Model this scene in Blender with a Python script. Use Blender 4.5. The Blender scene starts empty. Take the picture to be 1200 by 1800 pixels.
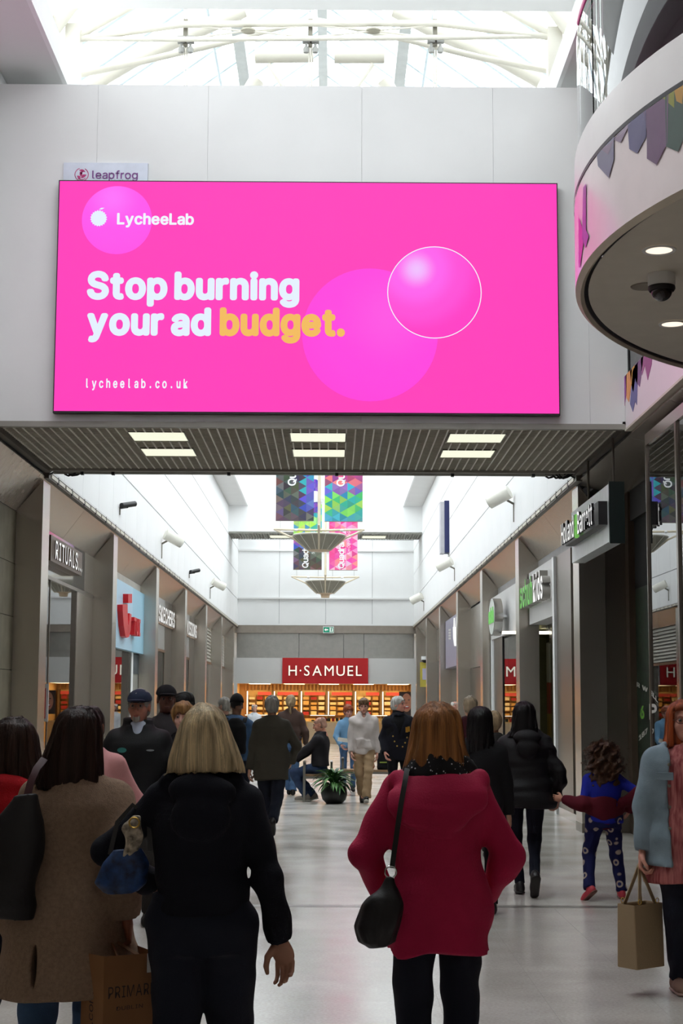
import bpy, bmesh, math, random
import numpy as np
from mathutils import Vector, Matrix
random.seed(7)
SC = bpy.context.scene
COL = SC.collection
# ---------------------------------------------------------------- camera, sky, exposure
F = 2770.0; EYE = 1.65; ROLL = 0.005
c_ = np.array([(583 - 600) / F, -(1233 - 900) / F, -1.0]); c_ /= np.linalg.norm(c_)
u_ = np.array([math.sin(ROLL), math.cos(ROLL), 0.0]); u_ -= c_ * c_.dot(u_); u_ /= np.linalg.norm(u_)
CAMM = np.array([np.cross(c_, u_), c_, u_])
cam = bpy.data.cameras.new('camera'); cam.sensor_fit = 'VERTICAL'; cam.sensor_height = 36.0
cam.lens = 36.0 * F / 1800.0; cam.clip_start = 0.05; cam.clip_end = 500
camo = bpy.data.objects.new('camera', cam); COL.objects.link(camo)
m4 = Matrix.Identity(4)
for i in range(3):
    for j in range(3):
        m4[i][j] = CAMM[i, j]
m4[2][3] = EYE
camo.matrix_world = m4
SC.camera = camo
SKY = 4.5
w = bpy.data.worlds.new('overcast_sky'); SC.world = w; w.use_nodes = True
w.node_tree.nodes['Background'].inputs[0].default_value = (0.95, 0.985, 1.0, 1)
w.node_tree.nodes['Background'].inputs[1].default_value = SKY
SC.view_settings.view_transform = 'Standard'; SC.view_settings.look = 'None'
SC.view_settings.exposure = 0.0; SC.view_settings.gamma = 1.0
SC.view_settings.use_curve_mapping = False
SC.cycles.max_bounces = 10; SC.cycles.diffuse_bounces = 5; SC.cycles.glossy_bounces = 4
SC.cycles.transmission_bounces = 4; SC.cycles.transparent_max_bounces = 12
SC.cycles.caustics_reflective = False; SC.cycles.caustics_refractive = False
SC.cycles.sample_clamp_indirect = 6.0

def at(px, py, X=None, Y=None, Z=None):
    d = CAMM @ np.array([(px - 600) / F, -(py - 900) / F, -1.0])
    t = X / d[0] if X is not None else (Y / d[1] if Y is not None else (Z - EYE) / d[2])
    return Vector((d[0] * t, d[1] * t, EYE + d[2] * t))

# ---------------------------------------------------------------- helpers
def lin(c):
    if isinstance(c, str):
        c = [int(c[i:i + 2], 16) for i in (0, 2, 4)]
    return tuple(((v / 255) / 12.92 if v / 255 <= 0.04045 else ((v / 255 + 0.055) / 1.055) ** 2.4) for v in c)

MATS = {}
def mat(name, col, rough=0.6, metal=0.0, var=0.06, vscale=6.0, bump=0.0, bscale=60.0, stretch=(1, 1, 1), spec=None, col2=None, coat=0.0, rvar=0.0):
    if name in MATS: return MATS[name]
    m = bpy.data.materials.new(name); m.use_nodes = True; nt = m.node_tree
    b = nt.nodes['Principled BSDF']; c = lin(col)
    b.inputs['Roughness'].default_value = rough; b.inputs['Metallic'].default_value = metal
    if spec is not None: b.inputs['Specular IOR Level'].default_value = spec
    if coat: b.inputs['Coat Weight'].default_value = coat; b.inputs['Coat Roughness'].default_value = 0.08
    tc = nt.nodes.new('ShaderNodeTexCoord'); mp = nt.nodes.new('ShaderNodeMapping')
    mp.inputs['Scale'].default_value = stretch
    nt.links.new(tc.outputs['Object'], mp.inputs[0])
    n = nt.nodes.new('ShaderNodeTexNoise'); n.inputs['Scale'].default_value = vscale; n.inputs['Detail'].default_value = 4
    nt.links.new(mp.outputs[0], n.inputs['Vector'])
    r = nt.nodes.new('ShaderNodeValToRGB')
    c2 = lin(col2) if col2 is not None else tuple(min(1, v * (1 + var)) for v in c)
    c1 = c if col2 is not None else tuple(v * (1 - var) for v in c)
    r.color_ramp.elements[0].position = 0.3; r.color_ramp.elements[1].position = 0.7
    r.color_ramp.elements[0].color = (*c1, 1); r.color_ramp.elements[1].color = (*c2, 1)
    nt.links.new(n.outputs['Fac'], r.inputs[0]); nt.links.new(r.outputs[0], b.inputs['Base Color'])
    if rvar:
        mr = nt.nodes.new('ShaderNodeMapRange'); mr.inputs[3].default_value = max(0.02, rough - rvar); mr.inputs[4].default_value = rough + rvar
        nt.links.new(n.outputs['Fac'], mr.inputs[0]); nt.links.new(mr.outputs[0], b.inputs['Roughness'])
    if bump:
        n2 = nt.nodes.new('ShaderNodeTexNoise'); n2.inputs['Scale'].default_value = bscale; n2.inputs['Detail'].default_value = 3
        nt.links.new(mp.outputs[0], n2.inputs['Vector'])
        bp = nt.nodes.new('ShaderNodeBump'); bp.inputs['Strength'].default_value = bump; bp.inputs['Distance'].default_value = 0.02
        nt.links.new(n2.outputs['Fac'], bp.inputs['Height']); nt.links.new(bp.outputs[0], b.inputs['Normal'])
    MATS[name] = m
    return m

def emat(name, col, strength=1.0, base=None):
    if name in MATS: return MATS[name]
    m = bpy.data.materials.new(name); m.use_nodes = True
    b = m.node_tree.nodes['Principled BSDF']; c = lin(col)
    b.inputs['Base Color'].default_value = (*(lin(base) if base else (0.02, 0.02, 0.02)), 1)
    b.inputs['Emission Color'].default_value = (*c, 1); b.inputs['Emission Strength'].default_value = strength
    b.inputs['Roughness'].default_value = 0.6; b.inputs['Specular IOR Level'].default_value = 0.1
    MATS[name] = m
    return m

def glass(name, tint=(0.93, 0.97, 0.96), refl=1.0, rough=0.01, ior=1.5):
    if name in MATS: return MATS[name]
    m = bpy.data.materials.new(name); m.use_nodes = True; nt = m.node_tree
    for n in list(nt.nodes): nt.nodes.remove(n)
    o = nt.nodes.new('ShaderNodeOutputMaterial'); mx = nt.nodes.new('ShaderNodeMixShader')
    t = nt.nodes.new('ShaderNodeBsdfTransparent'); t.inputs[0].default_value = (*tint, 1)
    g = nt.nodes.new('ShaderNodeBsdfGlossy'); g.inputs['Roughness'].default_value = rough
    g.inputs[0].default_value = (refl, refl, refl, 1)
    fr = nt.nodes.new('ShaderNodeFresnel'); fr.inputs[0].default_value = ior
    nt.links.new(fr.outputs[0], mx.inputs[0]); nt.links.new(t.outputs[0], mx.inputs[1]); nt.links.new(g.outputs[0], mx.inputs[2])
    nt.links.new(mx.outputs[0], o.inputs[0]); MATS[name] = m
    return m

class MB:
    def __init__(s): s.v = []; s.f = []
    def add(s, vs, fs):
        o = len(s.v); s.v += [tuple(v) for v in vs]; s.f += [tuple(i + o for i in f) for f in fs]; return s
    def box(s, x0, x1, y0, y1, z0, z1):
        return s.add([(x0, y0, z0), (x1, y0, z0), (x1, y1, z0), (x0, y1, z0), (x0, y0, z1), (x1, y0, z1), (x1, y1, z1), (x0, y1, z1)],
                     [(0, 3, 2, 1), (4, 5, 6, 7), (0, 1, 5, 4), (1, 2, 6, 5), (2, 3, 7, 6), (3, 0, 4, 7)])
    def tube(s, a, b, r, n=8, r2=None, cap=True):
        a = Vector(a); b = Vector(b); d = (b - a)
        if d.length < 1e-6: return s
        d.normalize(); p = d.orthogonal().normalized(); q = d.cross(p); r2 = r if r2 is None else r2
        vs = []
        for k in range(n):
            t = 2 * math.pi * k / n; e = p * math.cos(t) + q * math.sin(t); vs += [a + e * r, b + e * r2]
        fs = [(2 * k, 2 * ((k + 1) % n), 2 * ((k + 1) % n) + 1, 2 * k + 1) for k in range(n)]
        if cap: fs += [tuple(2 * k for k in range(n))[::-1], tuple(2 * k + 1 for k in range(n))]
        return s.add(vs, fs)
    def path(s, pts, r, n=8):
        pts = [Vector(p) for p in pts]; N = len(pts); rr = r if isinstance(r, (list, tuple)) else [r] * N
        vs = []; ref = None
        for i, p in enumerate(pts):
            d = (pts[min(i + 1, N - 1)] - pts[max(i - 1, 0)]).normalized()
            ref = d.orthogonal().normalized() if ref is None else (ref - d * ref.dot(d)).normalized()
            q = d.cross(ref)
            for k in range(n):
                t = 2 * math.pi * k / n; vs.append(p + (ref * math.cos(t) + q * math.sin(t)) * rr[i])
        fs = [(i * n + k, i * n + (k + 1) % n, (i + 1) * n + (k + 1) % n, (i + 1) * n + k) for i in range(N - 1) for k in range(n)]
        fs += [tuple(range(n))[::-1], tuple((N - 1) * n + k for k in range(n))]
        return s.add(vs, fs)
    def lathe(s, prof, c=(0, 0, 0), n=24, a0=0.0, a1=2 * math.pi):
        full = abs(a1 - a0 - 2 * math.pi) < 1e-6; m = n if full else n + 1; P = len(prof)
        vs = [(c[0] + r * math.cos(a0 + (a1 - a0) * k / n), c[1] + r * math.sin(a0 + (a1 - a0) * k / n), c[2] + z) for k in range(m) for r, z in prof]
        fs = []
        for k in range(n):
            k2 = (k + 1) % m
            for i in range(P - 1): fs.append((k * P + i, k2 * P + i, k2 * P + i + 1, k * P + i + 1))
        return s.add(vs, fs)
    def prism(s, poly, axis, lo, hi):
        """poly: 2D points, extruded along axis: x -> poly is (y,z); y -> (x,z); z -> (x,y)"""
        def P(a, b, t): return {'x': (t, a, b), 'y': (a, t, b), 'z': (a, b, t)}[axis]
        n = len(poly); vs = [P(a, b, lo) for a, b in poly] + [P(a, b, hi) for a, b in poly]
        return s.add(vs, [tuple(range(n))[::-1], tuple(range(n, 2 * n))] + [(i, (i + 1) % n, n + (i + 1) % n, n + i) for i in range(n)])
    def build(s, name, m=None, parent=None, smooth=False, bevel=0.0):
        me = bpy.data.meshes.new(name); me.from_pydata(s.v, [], s.f)
        bm = bmesh.new(); bm.from_mesh(me); bmesh.ops.remove_doubles(bm, verts=bm.verts, dist=1e-6)
        bmesh.ops.recalc_face_normals(bm, faces=bm.faces); bm.to_mesh(me); bm.free()
        if m: me.materials.append(m)
        if smooth:
            me.polygons.foreach_set('use_smooth', [True] * len(me.polygons)); me.set_sharp_from_angle(angle=0.75)
        return link(name, me, parent, bevel)

def link(name, me, parent=None, bevel=0.0):
    o = bpy.data.objects.new(name, me); COL.objects.link(o)
    if parent: o.parent = parent
    if bevel:
        b = o.modifiers.new('bevel', 'BEVEL'); b.width = bevel; b.segments = 2; b.limit_method = 'ANGLE'
    return o
def empty(name, loc=(0, 0, 0), rz=0.0, parent=None):
    o = bpy.data.objects.new(name, None); COL.objects.link(o); o.location = loc; o.rotation_euler = (0, 0, rz)
    o.empty_display_size = 0.1
    if parent: o.parent = parent
    return o
def tag(o, label=None, cat=None, group=None, kind=None):
    if label: o['label'] = label
    if cat: o['category'] = cat
    if group: o['group'] = group
    if kind: o['kind'] = kind
    return o
def struct(o): o['kind'] = 'structure'; return o

import os
def builtin_font():
    for kind in ('LOCAL', 'SYSTEM'):
        p = os.path.join(bpy.utils.resource_path(kind), 'datafiles', 'fonts', 'Inter.woff2')
        if os.path.exists(p):
            try: return bpy.data.fonts.load(p)
            except RuntimeError: pass
FONT = builtin_font()
def tri_text(body, bold=0.0, extrude=0.0, font=True):
    cu = bpy.data.curves.new('lettering', 'FONT'); cu.body = body
    if font and FONT: cu.font = FONT
    cu.size = 1.0; cu.offset = bold; cu.extrude = extrude; cu.resolution_u = 4
    o = bpy.data.objects.new('lettering', cu); COL.objects.link(o)
    dg = bpy.context.evaluated_depsgraph_get(); dg.update()
    me = bpy.data.meshes.new_from_object(o.evaluated_get(dg))
    bpy.data.objects.remove(o); bpy.data.curves.remove(cu)
    return me
GLY = {}
def glyph(ch, bold, extrude, font=True):
    k = (ch, bold, extrude, font)
    if k not in GLY:
        me = tri_text(ch, bold, extrude, font)
        a = np.zeros(len(me.vertices) * 3); me.vertices.foreach_get('co', a); a = a.reshape(-1, 3)
        GLY[k] = (a, [tuple(p.vertices) for p in me.polygons])
        bpy.data.meshes.remove(me)
    return GLY[k]
def lettering(text, org, ux, uy, height, m, parent, width=None, bold=0.0, depth=0.0, gap=0.09, space=0.28, cap='H', pitch=None, single=False, name='letter', slant=0.0, side=None, font=True):
    """letters from org (left end of the baseline), along ux, upward uy; height is the cap height"""
    ux = Vector(ux).normalized(); uy = Vector(uy).normalized(); un = ux.cross(uy)
    ref = glyph(cap, 0.0, 0.0, font)[0]; H = ref[:, 1].max(); s = height / H
    x = 0.0; items = []
    for i, ch in enumerate(text):
        if ch == ' ':
            x += pitch if pitch else space; continue
        a, fs = glyph(ch, 0.0 if single else bold, (depth / 2) / s if depth else 0.0, font)
        a = a.copy(); w0 = a[:, 0].min(); w1 = a[:, 0].max()
        if pitch: a[:, 0] += x + pitch / 2 - (w0 + w1) / 2; x += pitch
        else: a[:, 0] += x - w0; x += w1 - w0 + gap
        items.append((a, fs))
    bb_ = bold if single else 0.0
    for a, f in items: a[:, 0] += bb_
    tot = max(a[:, 0].max() for a, f in items) + bb_; sx = (width / tot) if width else s
    out = []; big = MB()
    for a, fs in items:
        vs = [Vector(org) + ux * (p[0] * sx + slant * p[1] * s) + uy * (p[1] * s) + un * (p[2] * s + depth / 2) for p in a]
        if single:
            lay = 0.0
            for ox, oz in ([(0, 0)] if not bold else [(0, 0)] + [(bold * math.cos(k * math.pi / 6), bold * math.sin(k * math.pi / 6)) for k in range(12)]):
                big.add([v + ux * (ox * sx) + uy * (oz * s) + un * lay for v in vs], fs); lay += 0.0004
        else:
            ob = MB().add(vs, fs).build(name, m, parent); out.append(ob)
            if side is not None:
                ob.data.materials.append(side)
                for p in ob.data.polygons:
                    if abs(p.normal.dot(un)) < .7: p.material_index = 1
    if single: out.append(big.build(name, m, parent))
    return out

# ---------------------------------------------------------------- materials of the place
def floor_mat():
    m = mat('polished_floor', (198, 194, 186), rough=0.13, var=0.0, spec=0.5)
    nt = m.node_tree; b = nt.nodes['Principled BSDF']
    geo = nt.nodes.new('ShaderNodeNewGeometry')
    n1 = nt.nodes.new('ShaderNodeTexNoise'); n1.inputs['Scale'].default_value = 1.3; n1.inputs['Detail'].default_value = 6
    n2 = nt.nodes.new('ShaderNodeTexNoise'); n2.inputs['Scale'].default_value = 55; n2.inputs['Detail'].default_value = 3
    for n in (n1, n2): nt.links.new(geo.outputs['Position'], n.inputs['Vector'])
    mx = nt.nodes.new('ShaderNodeMix'); mx.data_type = 'FLOAT'; mx.inputs[0].default_value = 0.45
    nt.links.new(n1.outputs['Fac'], mx.inputs[2]); nt.links.new(n2.outputs['Fac'], mx.inputs[3])
    r = nt.nodes.new('ShaderNodeValToRGB'); r.color_ramp.elements[0].position = 0.36; r.color_ramp.elements[1].position = 0.62
    r.color_ramp.elements[0].color = (*lin((182, 176, 168)), 1); r.color_ramp.elements[1].color = (*lin((208, 203, 196)), 1)
    nt.links.new(mx.outputs[0], r.inputs[0]); nt.links.new(r.outputs[0], b.inputs['Base Color'])
    mr = nt.nodes.new('ShaderNodeMapRange'); mr.inputs[1].default_value = 0.3; mr.inputs[2].default_value = 0.7; mr.inputs[3].default_value = 0.14; mr.inputs[4].default_value = 0.26
    nt.links.new(n1.outputs['Fac'], mr.inputs[0]); nt.links.new(mr.outputs[0], b.inputs['Roughness'])
    n3 = nt.nodes.new('ShaderNodeTexNoise'); n3.inputs['Scale'].default_value = 7; n3.inputs['Detail'].default_value = 2
    nt.links.new(geo.outputs['Position'], n3.inputs['Vector'])
    bp = nt.nodes.new('ShaderNodeBump'); bp.inputs['Strength'].default_value = 0.03; bp.inputs['Distance'].default_value = 0.01
    nt.links.new(n3.outputs['Fac'], bp.inputs['Height']); nt.links.new(bp.outputs[0], b.inputs['Normal'])
    return m
M_floor = floor_mat()
M_white = mat('white_wall_panel', (240, 241, 241), rough=0.55, var=0.02, vscale=1.2)
M_whited = mat('white_paint', (226, 226, 225), rough=0.6, var=0.02, vscale=1.5)
M_bulk = mat('bulkhead_paint', (228, 228, 227), rough=0.6, var=0.02, vscale=1.5)
M_joint = mat('panel_joint', (120, 122, 124), rough=0.8)
M_steel = mat('brushed_steel', (205, 198, 188), rough=0.24, metal=0.9, var=0.03, vscale=6, stretch=(40, 40, 0.4))
M_steeld = mat('dark_brushed_steel', (140, 133, 123), rough=0.30, metal=0.85, var=0.03, vscale=6, stretch=(40, 40, 0.4))
M_corn = mat('steel_cornice', (196, 188, 178), rough=0.26, metal=0.6, var=0.08, vscale=2, stretch=(1, 6, 6))
M_trim = mat('bronze_trim', (104, 97, 90), rough=0.5, metal=0.4)
M_dark = mat('dark_void', (20, 20, 21), rough=0.8)
M_black = mat('black_frame', (24, 24, 26), rough=0.45)
M_grid = mat('grid_metal', (128, 124, 112), rough=0.5, metal=0.3)
M_stone = mat('stone_cladding', (142, 134, 116), rough=0.7, var=0.14, vscale=3.5, bump=0.1, bscale=30)
M_tube = mat('white_tube', (206, 202, 190), rough=0.45, var=0.02)
M_bar = mat('glazing_bar', (200, 214, 220), rough=0.4, var=0.02)
M_glass = glass('roof_glass', (0.97, 0.99, 1.0), ior=1.3)
M_shop = glass('shop_glass', (0.86, 0.91, 0.9), 1.0, ior=1.45)
M_lit = emat('lit_panel', (250, 251, 226), 1.0)
M_chrome = mat('chrome', (200, 200, 200), rough=0.15, metal=1.0, var=0.02)
M_ceil = mat('cream_soffit', (208, 200, 186), rough=0.75, var=0.03)

XL, XR = -3.72, 3.20
ZS, ZW = 4.62, 8.60            # soffit level, top of the white upper walls
YB0, YB1, YE = 16.8, 20.2, 62.0

# ---------------------------------------------------------------- floor
fl = struct(MB().box(-9, 9, -9, 70, -0.3, -0.003).build('floor', M_floor))
T = 0.6
tile = MB().box(0.0004, T - 0.0004, 0.0004, T - 0.0004, -0.004, 0).build('floor_tile', M_floor, fl)
tile.location = (-4.2, 5.4, 0)
for j in range(20):
    for i in range(14):
        if i == 0 and j == 0: continue
        if j == 0 and i in (5, 6): pass
        t_ = tile.copy(); COL.objects.link(t_); t_.parent = fl; t_.location = (-4.2 + i * T, 5.4 + j * T, 0)
MB().box(-4.2, 4.2, 17.4, 63, -0.02, 0).build('floor_screed', M_floor, fl)
MB().box(-4.2, 4.2, -8.5, 5.4, -0.02, 0).build('floor_screed', M_floor, fl)
MB().box(-4.2, -0.0, 13.02, 13.16, -0.003, 0.0012).add(MB().box(0, 4.2, 13.02, 13.16, -0.003, 0.0012).v, MB().box(0, 4.2, 13.02, 13.16, -0.003, 0.0012).f).build('movement_joint', mat('joint_strip', (132, 126, 120), rough=0.3, metal=0.5), fl)

# ---------------------------------------------------------------- white upper walls, panel by panel
def panel_wall(name, x, side, rows, y0, y1, step):
    """long wall in the plane X=x; side +1: its face looks to +X"""
    wl = struct(MB().box(x - 0.30 * side, x - 0.02 * side, y0, y1, ZS, ZW).build(name, M_joint))
    proto = None
    n = int(round((y1 - y0) / step)); st = (y1 - y0) / n
    for r in range(len(rows) - 1):
        for k in range(n):
            if proto is None:
                proto = MB().box(-0.02, 0.0, 0, 1, 0, 1).build('wall_panel', M_white, wl); o = proto
            else:
                o = proto.copy(); COL.objects.link(o); o.parent = wl
            o.location = (x + (0.0 if side > 0 else 0.02), y0 + k * st + 0.004, rows[r] + 0.012)
            o.scale = (1, st - 0.008, rows[r + 1] - rows[r] - 0.024)
    return wl
ROWS = [ZS, 5.62, 6.62, 7.58, ZW]
panel_wall('wall_left', XL, 1, ROWS, YB0, YE + 0.2, 1.65)
panel_wall('wall_right', XR, -1, ROWS, YB0, YE + 0.2, 1.65)
# front court: left wall, stone below
struct(MB().box(XL - 0.3, XL, -9, YB0, ZS, ZW).build('wall_left', M_white))
# ledges along the wall tops, with fascia
for nm, s, x in (('trim_1', 1, XL), ('trim_2', -1, XR)):
    xi = x + s * 0.64
    MB_ = MB().box(min(x - s * 0.3, xi), max(x - s * 0.3, xi), 5, YE + 3, ZW, ZW + 0.06)
    e = struct(MB_.build(nm, M_whited))
    MB().box(min(xi, xi + s * 0.05), max(xi, xi + s * 0.05), 5, YE + 3, ZW - 0.02, ZW + 0.34).build('fascia', M_white, e)

# ---------------------------------------------------------------- bulkhead across the mall with the grid soffit
XBL, XBR = XL, XR
bk = struct(MB().box(XBL, XBR, YB0 + 0.03, YB1, ZS + 0.42, 8.43).build('wall_bulkhead', M_bulk))
joints = [XBL, -2.62, -1.4, 0.3, 1.75, 2.78, XBR]
for a, b in zip(joints[:-1], joints[1:]):
    MB().box(a + 0.001, b - 0.001, YB0, YB0 + 0.03, ZS + 0.02, 8.43).build('wall_panel', M_bulk, bk)
MB().box(XBL, XBR, YB1 - 0.03, YB1, ZS + 0.02, 8.43).build('rear_panel', M_whited, bk)
MB().box(XBL, XBR, YB0 - 0.02, YB0 + 0.05, ZS - 0.04, ZS + 0.02).build('edge_trim', mat('edge_trim', (150, 146, 138), rough=0.5), bk)
ce = struct(MB().box(XBL + 0.02, XBR - 0.02, YB0 + 0.05, YB1 - 0.04, ZS + 0.36, ZS + 0.40).build('ceiling_bulkhead', mat('soffit_backing', (110, 106, 98), rough=.8)))
g = MB(); n = 66
LIGHTS = []
for cx in (-1.98, -0.17, 1.62):
    for (y0, y1) in ((17.36, 17.98), (18.52, 19.12)): LIGHTS.append((cx - 0.31, cx + 0.31, y0, y1))
def hits(a, b, c, d):
    return any(a < l[1] and b > l[0] and c < l[3] and d > l[2] for l in LIGHTS)
xs = [XBL + 0.1 + i * (XBR - XBL - 0.2) / n for i in range(n + 1)]
ys = [YB0 + 0.12 + i * 0.1 for i in range(33)]
for x in xs:
    segs = [(YB0 + 0.05, YB1 - 0.05)]
    for l in LIGHTS:
        if l[0] < x < l[1]:
            segs = [s for (a, b) in segs for s in ([(a, min(b, l[2])), (max(a, l[3]), b)] if (a < l[3] and b > l[2]) else [(a, b)]) if s[1] - s[0] > 0.01]
    for a, b in segs: g.box(x - 0.008, x + 0.008, a, b, ZS, ZS + 0.05)
g.build('grid_bars', mat('grid_bar_light', (232, 228, 218), rough=0.5), ce)['kind'] = 'stuff'
g = MB()
for y in ys:
    segs = [(XBL + 0.05, XBR - 0.05)]
    for l in LIGHTS:
        if l[2] < y < l[3]:
            segs = [s for (a, b) in segs for s in ([(a, min(b, l[0])), (max(a, l[1]), b)] if (a < l[1] and b > l[0]) else [(a, b)]) if s[1] - s[0] > 0.01]
    for a, b in segs: g.box(a, b, y - 0.008, y + 0.008, ZS + 0.006, ZS + 0.05)
g.build('grid_cross_bars', mat('grid_bar_dark', (200, 195, 182), rough=0.6), ce)['kind'] = 'stuff'
for s, x in ((1, XBL), (-1, XBR)):
    MB().box(min(x, x + s * 0.07), max(x, x + s * 0.07), YB0, YB1, ZS - 0.05, ZS + 0.05).build('edge_trim', M_trim, ce)
MB().box(XBL, XBR, YB1 - 0.07, YB1, ZS - 0.03, ZS + 0.05).build('edge_trim', mat('edge_trim', (150, 146, 138)), ce)
WH = ['left', 'middle', 'right']
for i, l in enumerate(LIGHTS):
    e = empty('ceiling_light', ((l[0] + l[1]) / 2, (l[2] + l[3]) / 2, ZS))
    tag(e, 'square lit panel in the grid soffit, %s pair, %s one' % (WH[i // 2], ('nearer the billboard', 'farther from the billboard')[i % 2]), 'ceiling light', 'lit panels in the grid soffit')
    w2 = 0.31; h2 = (l[3] - l[2]) / 2
    MB().box(-w2, w2, -h2, h2, 0.01, 0.07).build('diffuser', M_lit, e)
    fr = MB()
    fr.box(-w2 - .012, w2 + .012, -h2 - .012, -h2, 0, 0.08).box(-w2 - .012, w2 + .012, h2, h2 + .012, 0, 0.08).box(-w2 - .012, -w2, -h2, h2, 0, 0.08).box(w2, w2 + .012, -h2, h2, 0, 0.08)
    fr.build('frame', M_grid, e)
# conduit and cables below the far edge of the soffit
cd = empty('conduit_pipe', (0, YB1 + 0.06, ZS - 0.03))
tag(cd, 'grey conduit pipe clipped along the far edge of the grid soffit', 'pipe')
MB().tube((XL + 0.1, 0, 0), (XR - 0.05, 0, 0), 0.028, 10).build('pipe', mat('conduit_grey', (140, 138, 132), rough=0.4, metal=0.5), cd, True)
for x in (-3.25, -2.85, -1.35, 0.05, 1.55, 2.6):
    MB().box(x - 0.02, x + 0.02, -0.035, 0.035, -0.035, 0.05).build('clip', M_black, cd)
for x, sgn, lb in ((XL + 0.16, 1, 'black cable loop at the left end of the grid soffit'), (XR - 0.14, -1, 'tangled black cables at the right end of the grid soffit')):
    cb = MB()
    for k in range(2 if sgn > 0 else 4):
        ph = random.random() * 6
        cb.path([(x + sgn * (0.05 * i) + 0.02 * math.sin(i + ph), YB1 + 0.05 + 0.02 * math.cos(i * 2 + ph), ZS - 0.03 + (0.05 * math.sin(i * 0.9 + ph) if i < 7 else 0.02)) for i in range(-2, 7)], 0.013, 6)
    tag(cb.build('cable_bundle', M_black, None, True), lb, 'cable')
nest = MB()
for k in range(46):
    a = random.random() * 6.28; r = random.random() * 0.13
    p = Vector((0.33 + r * math.cos(a), YB1 - 0.03 + 0.03 * math.sin(a), ZS - 0.0 + abs(0.05 * math.sin(a * 3))))
    q = p + Vector((random.uniform(-.12, .12), random.uniform(-.04, .04), random.uniform(-.05, .05)))
    nest.tube(p, q, 0.006, 5)
tag(nest.build('wire_tangle', mat('old_wires', (96, 84, 74))), 'small tangle of twigs and wires on the soffit edge above the green banner', 'tangle')

# ---------------------------------------------------------------- billboard
bb = empty('led_billboard', (0, YB0 - 0.022, 0)); tag(bb, 'huge bright pink LED advertising screen on the white bulkhead wall', 'billboard')
BX0, BX1, BZ0, BZ1 = -3.0, 2.43, 4.735, 7.285; BY = -0.09
MB().box(BX0 - .012, BX1 + .012, BY + 0.004, 0, BZ0 - .02, BZ1 + .012).build('casing', M_black, bb)
M_pink = bpy.data.materials.new('screen_pink'); M_pink.use_nodes = True
def screen(m, cols, centre=None, rad=1.0, strength=1.0):
    """emission shown by the screen: a picture with a soft radial blend"""
    m.use_nodes = True; nt = m.node_tree; b = nt.nodes['Principled BSDF']
    b.inputs['Base Color'].default_value = (0.02, 0.02, 0.02, 1); b.inputs['Specular IOR Level'].default_value = 0.1; b.inputs['Roughness'].default_value = 0.7
    b.inputs['Emission Strength'].default_value = strength
    if centre is None:
        b.inputs['Emission Color'].default_value = (*lin(cols[0]), 1); return m
    tc = nt.nodes.new('ShaderNodeTexCoord'); vs = nt.nodes.new('ShaderNodeVectorMath'); vs.operation = 'DISTANCE'
    vs.inputs[1].default_value = centre; nt.links.new(tc.outputs['Object'], vs.inputs[0])
    mr = nt.nodes.new('ShaderNodeMapRange'); mr.inputs[2].default_value = rad; nt.links.new(vs.outputs['Value'], mr.inputs[0])
    r = nt.nodes.new('ShaderNodeValToRGB'); r.color_ramp.interpolation = 'EASE'
    while len(r.color_ramp.elements) < len(cols): r.color_ramp.elements.new(0.5)
    for i, c in enumerate(cols):
        r.color_ramp.elements[i].position = i / (len(cols) - 1); r.color_ramp.elements[i].color = (*lin(c), 1)
    nt.links.new(mr.outputs[0], r.inputs[0]); nt.links.new(r.outputs[0], b.inputs['Emission Color'])
    return m
screen(M_pink, [(255, 60, 186)])
MB().box(BX0, BX1, BY, BY + 0.004, BZ0, BZ1).build('screen', M_pink, bb)
def bxz(px, py): p = at(px, py, Y=YB0 + BY); return p.x, p.z
def disc(name, px, py, r, m, dy, clip=None, n=64, r0=0.0):
    cx, cz = bxz(px, py); y = BY - dy; o = MB()
    pts = [(cx + r * math.cos(2 * math.pi * k / n), cz + r * math.sin(2 * math.pi * k / n)) for k in range(n)]
    if clip: pts = [(x, min(z, clip)) for x, z in pts]
    if r0:
        vs = [(x, y, z) for x, z in pts] + [(cx + (x - cx) * r0 / r, y, cz + (z - cz) * r0 / r) for x, z in pts]
        o.add(vs, [(k, (k + 1) % n, n + (k + 1) % n, n + k) for k in range(n)])
    else: o.prism(pts, 'y', y, y + 0.0006)
    return o.build(name, m, bb)
S_ = 2770 / 16.9 / 1.0
PXM = 162.2
c1 = bxz(205, 388)
disc('bubble', 206, 388, 62 / PXM, screen(bpy.data.materials.new('bubble_a'), [(255, 112, 250), (255, 84, 236), (255, 80, 230)], (c1[0] - .05, BY, c1[1] + .25), 0.7), 0.002, BZ1 - 0.003)
c2 = bxz(650, 589)
disc('bubble', 650, 589, 119 / PXM, screen(bpy.data.materials.new('bubble_b'), [(255, 82, 226), (255, 66, 222), (255, 62, 214)], (c2[0] + .2, BY, c2[1] + .2), 1.3), 0.002)
c3 = bxz(735, 475)
disc('bubble', 763, 515, 82 / PXM, screen(bpy.data.materials.new('bubble_c'), [(240, 190, 255), (255, 96, 236), (255, 76, 214), (255, 58, 196)], (c3[0] - .02, BY, c3[1]), 0.72), 0.004)
disc('bubble_rim', 763, 515, 83 / PXM, emat('screen_white', (240, 244, 255), 1.0), 0.006, r0=81.5 / PXM)
M_sw = emat('screen_white', (240, 244, 255)); M_so = emat('screen_orange', (242, 186, 92), 1.0)
M_sc = emat('screen_ice', (228, 240, 255), 1.0)
yq = YB0 + BY - 0.003 - YB0
def btext(t, px0, py, px1, caph, m, **k):
    x0, z = bxz(px0, py); x1, _ = bxz(px1, py)
    lettering(t, (x0, BY - 0.004, z), (1, 0, 0), (0, 0, 1), caph / PXM, m, bb, width=x1 - x0, single=True, name='slogan', **k)
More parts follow.
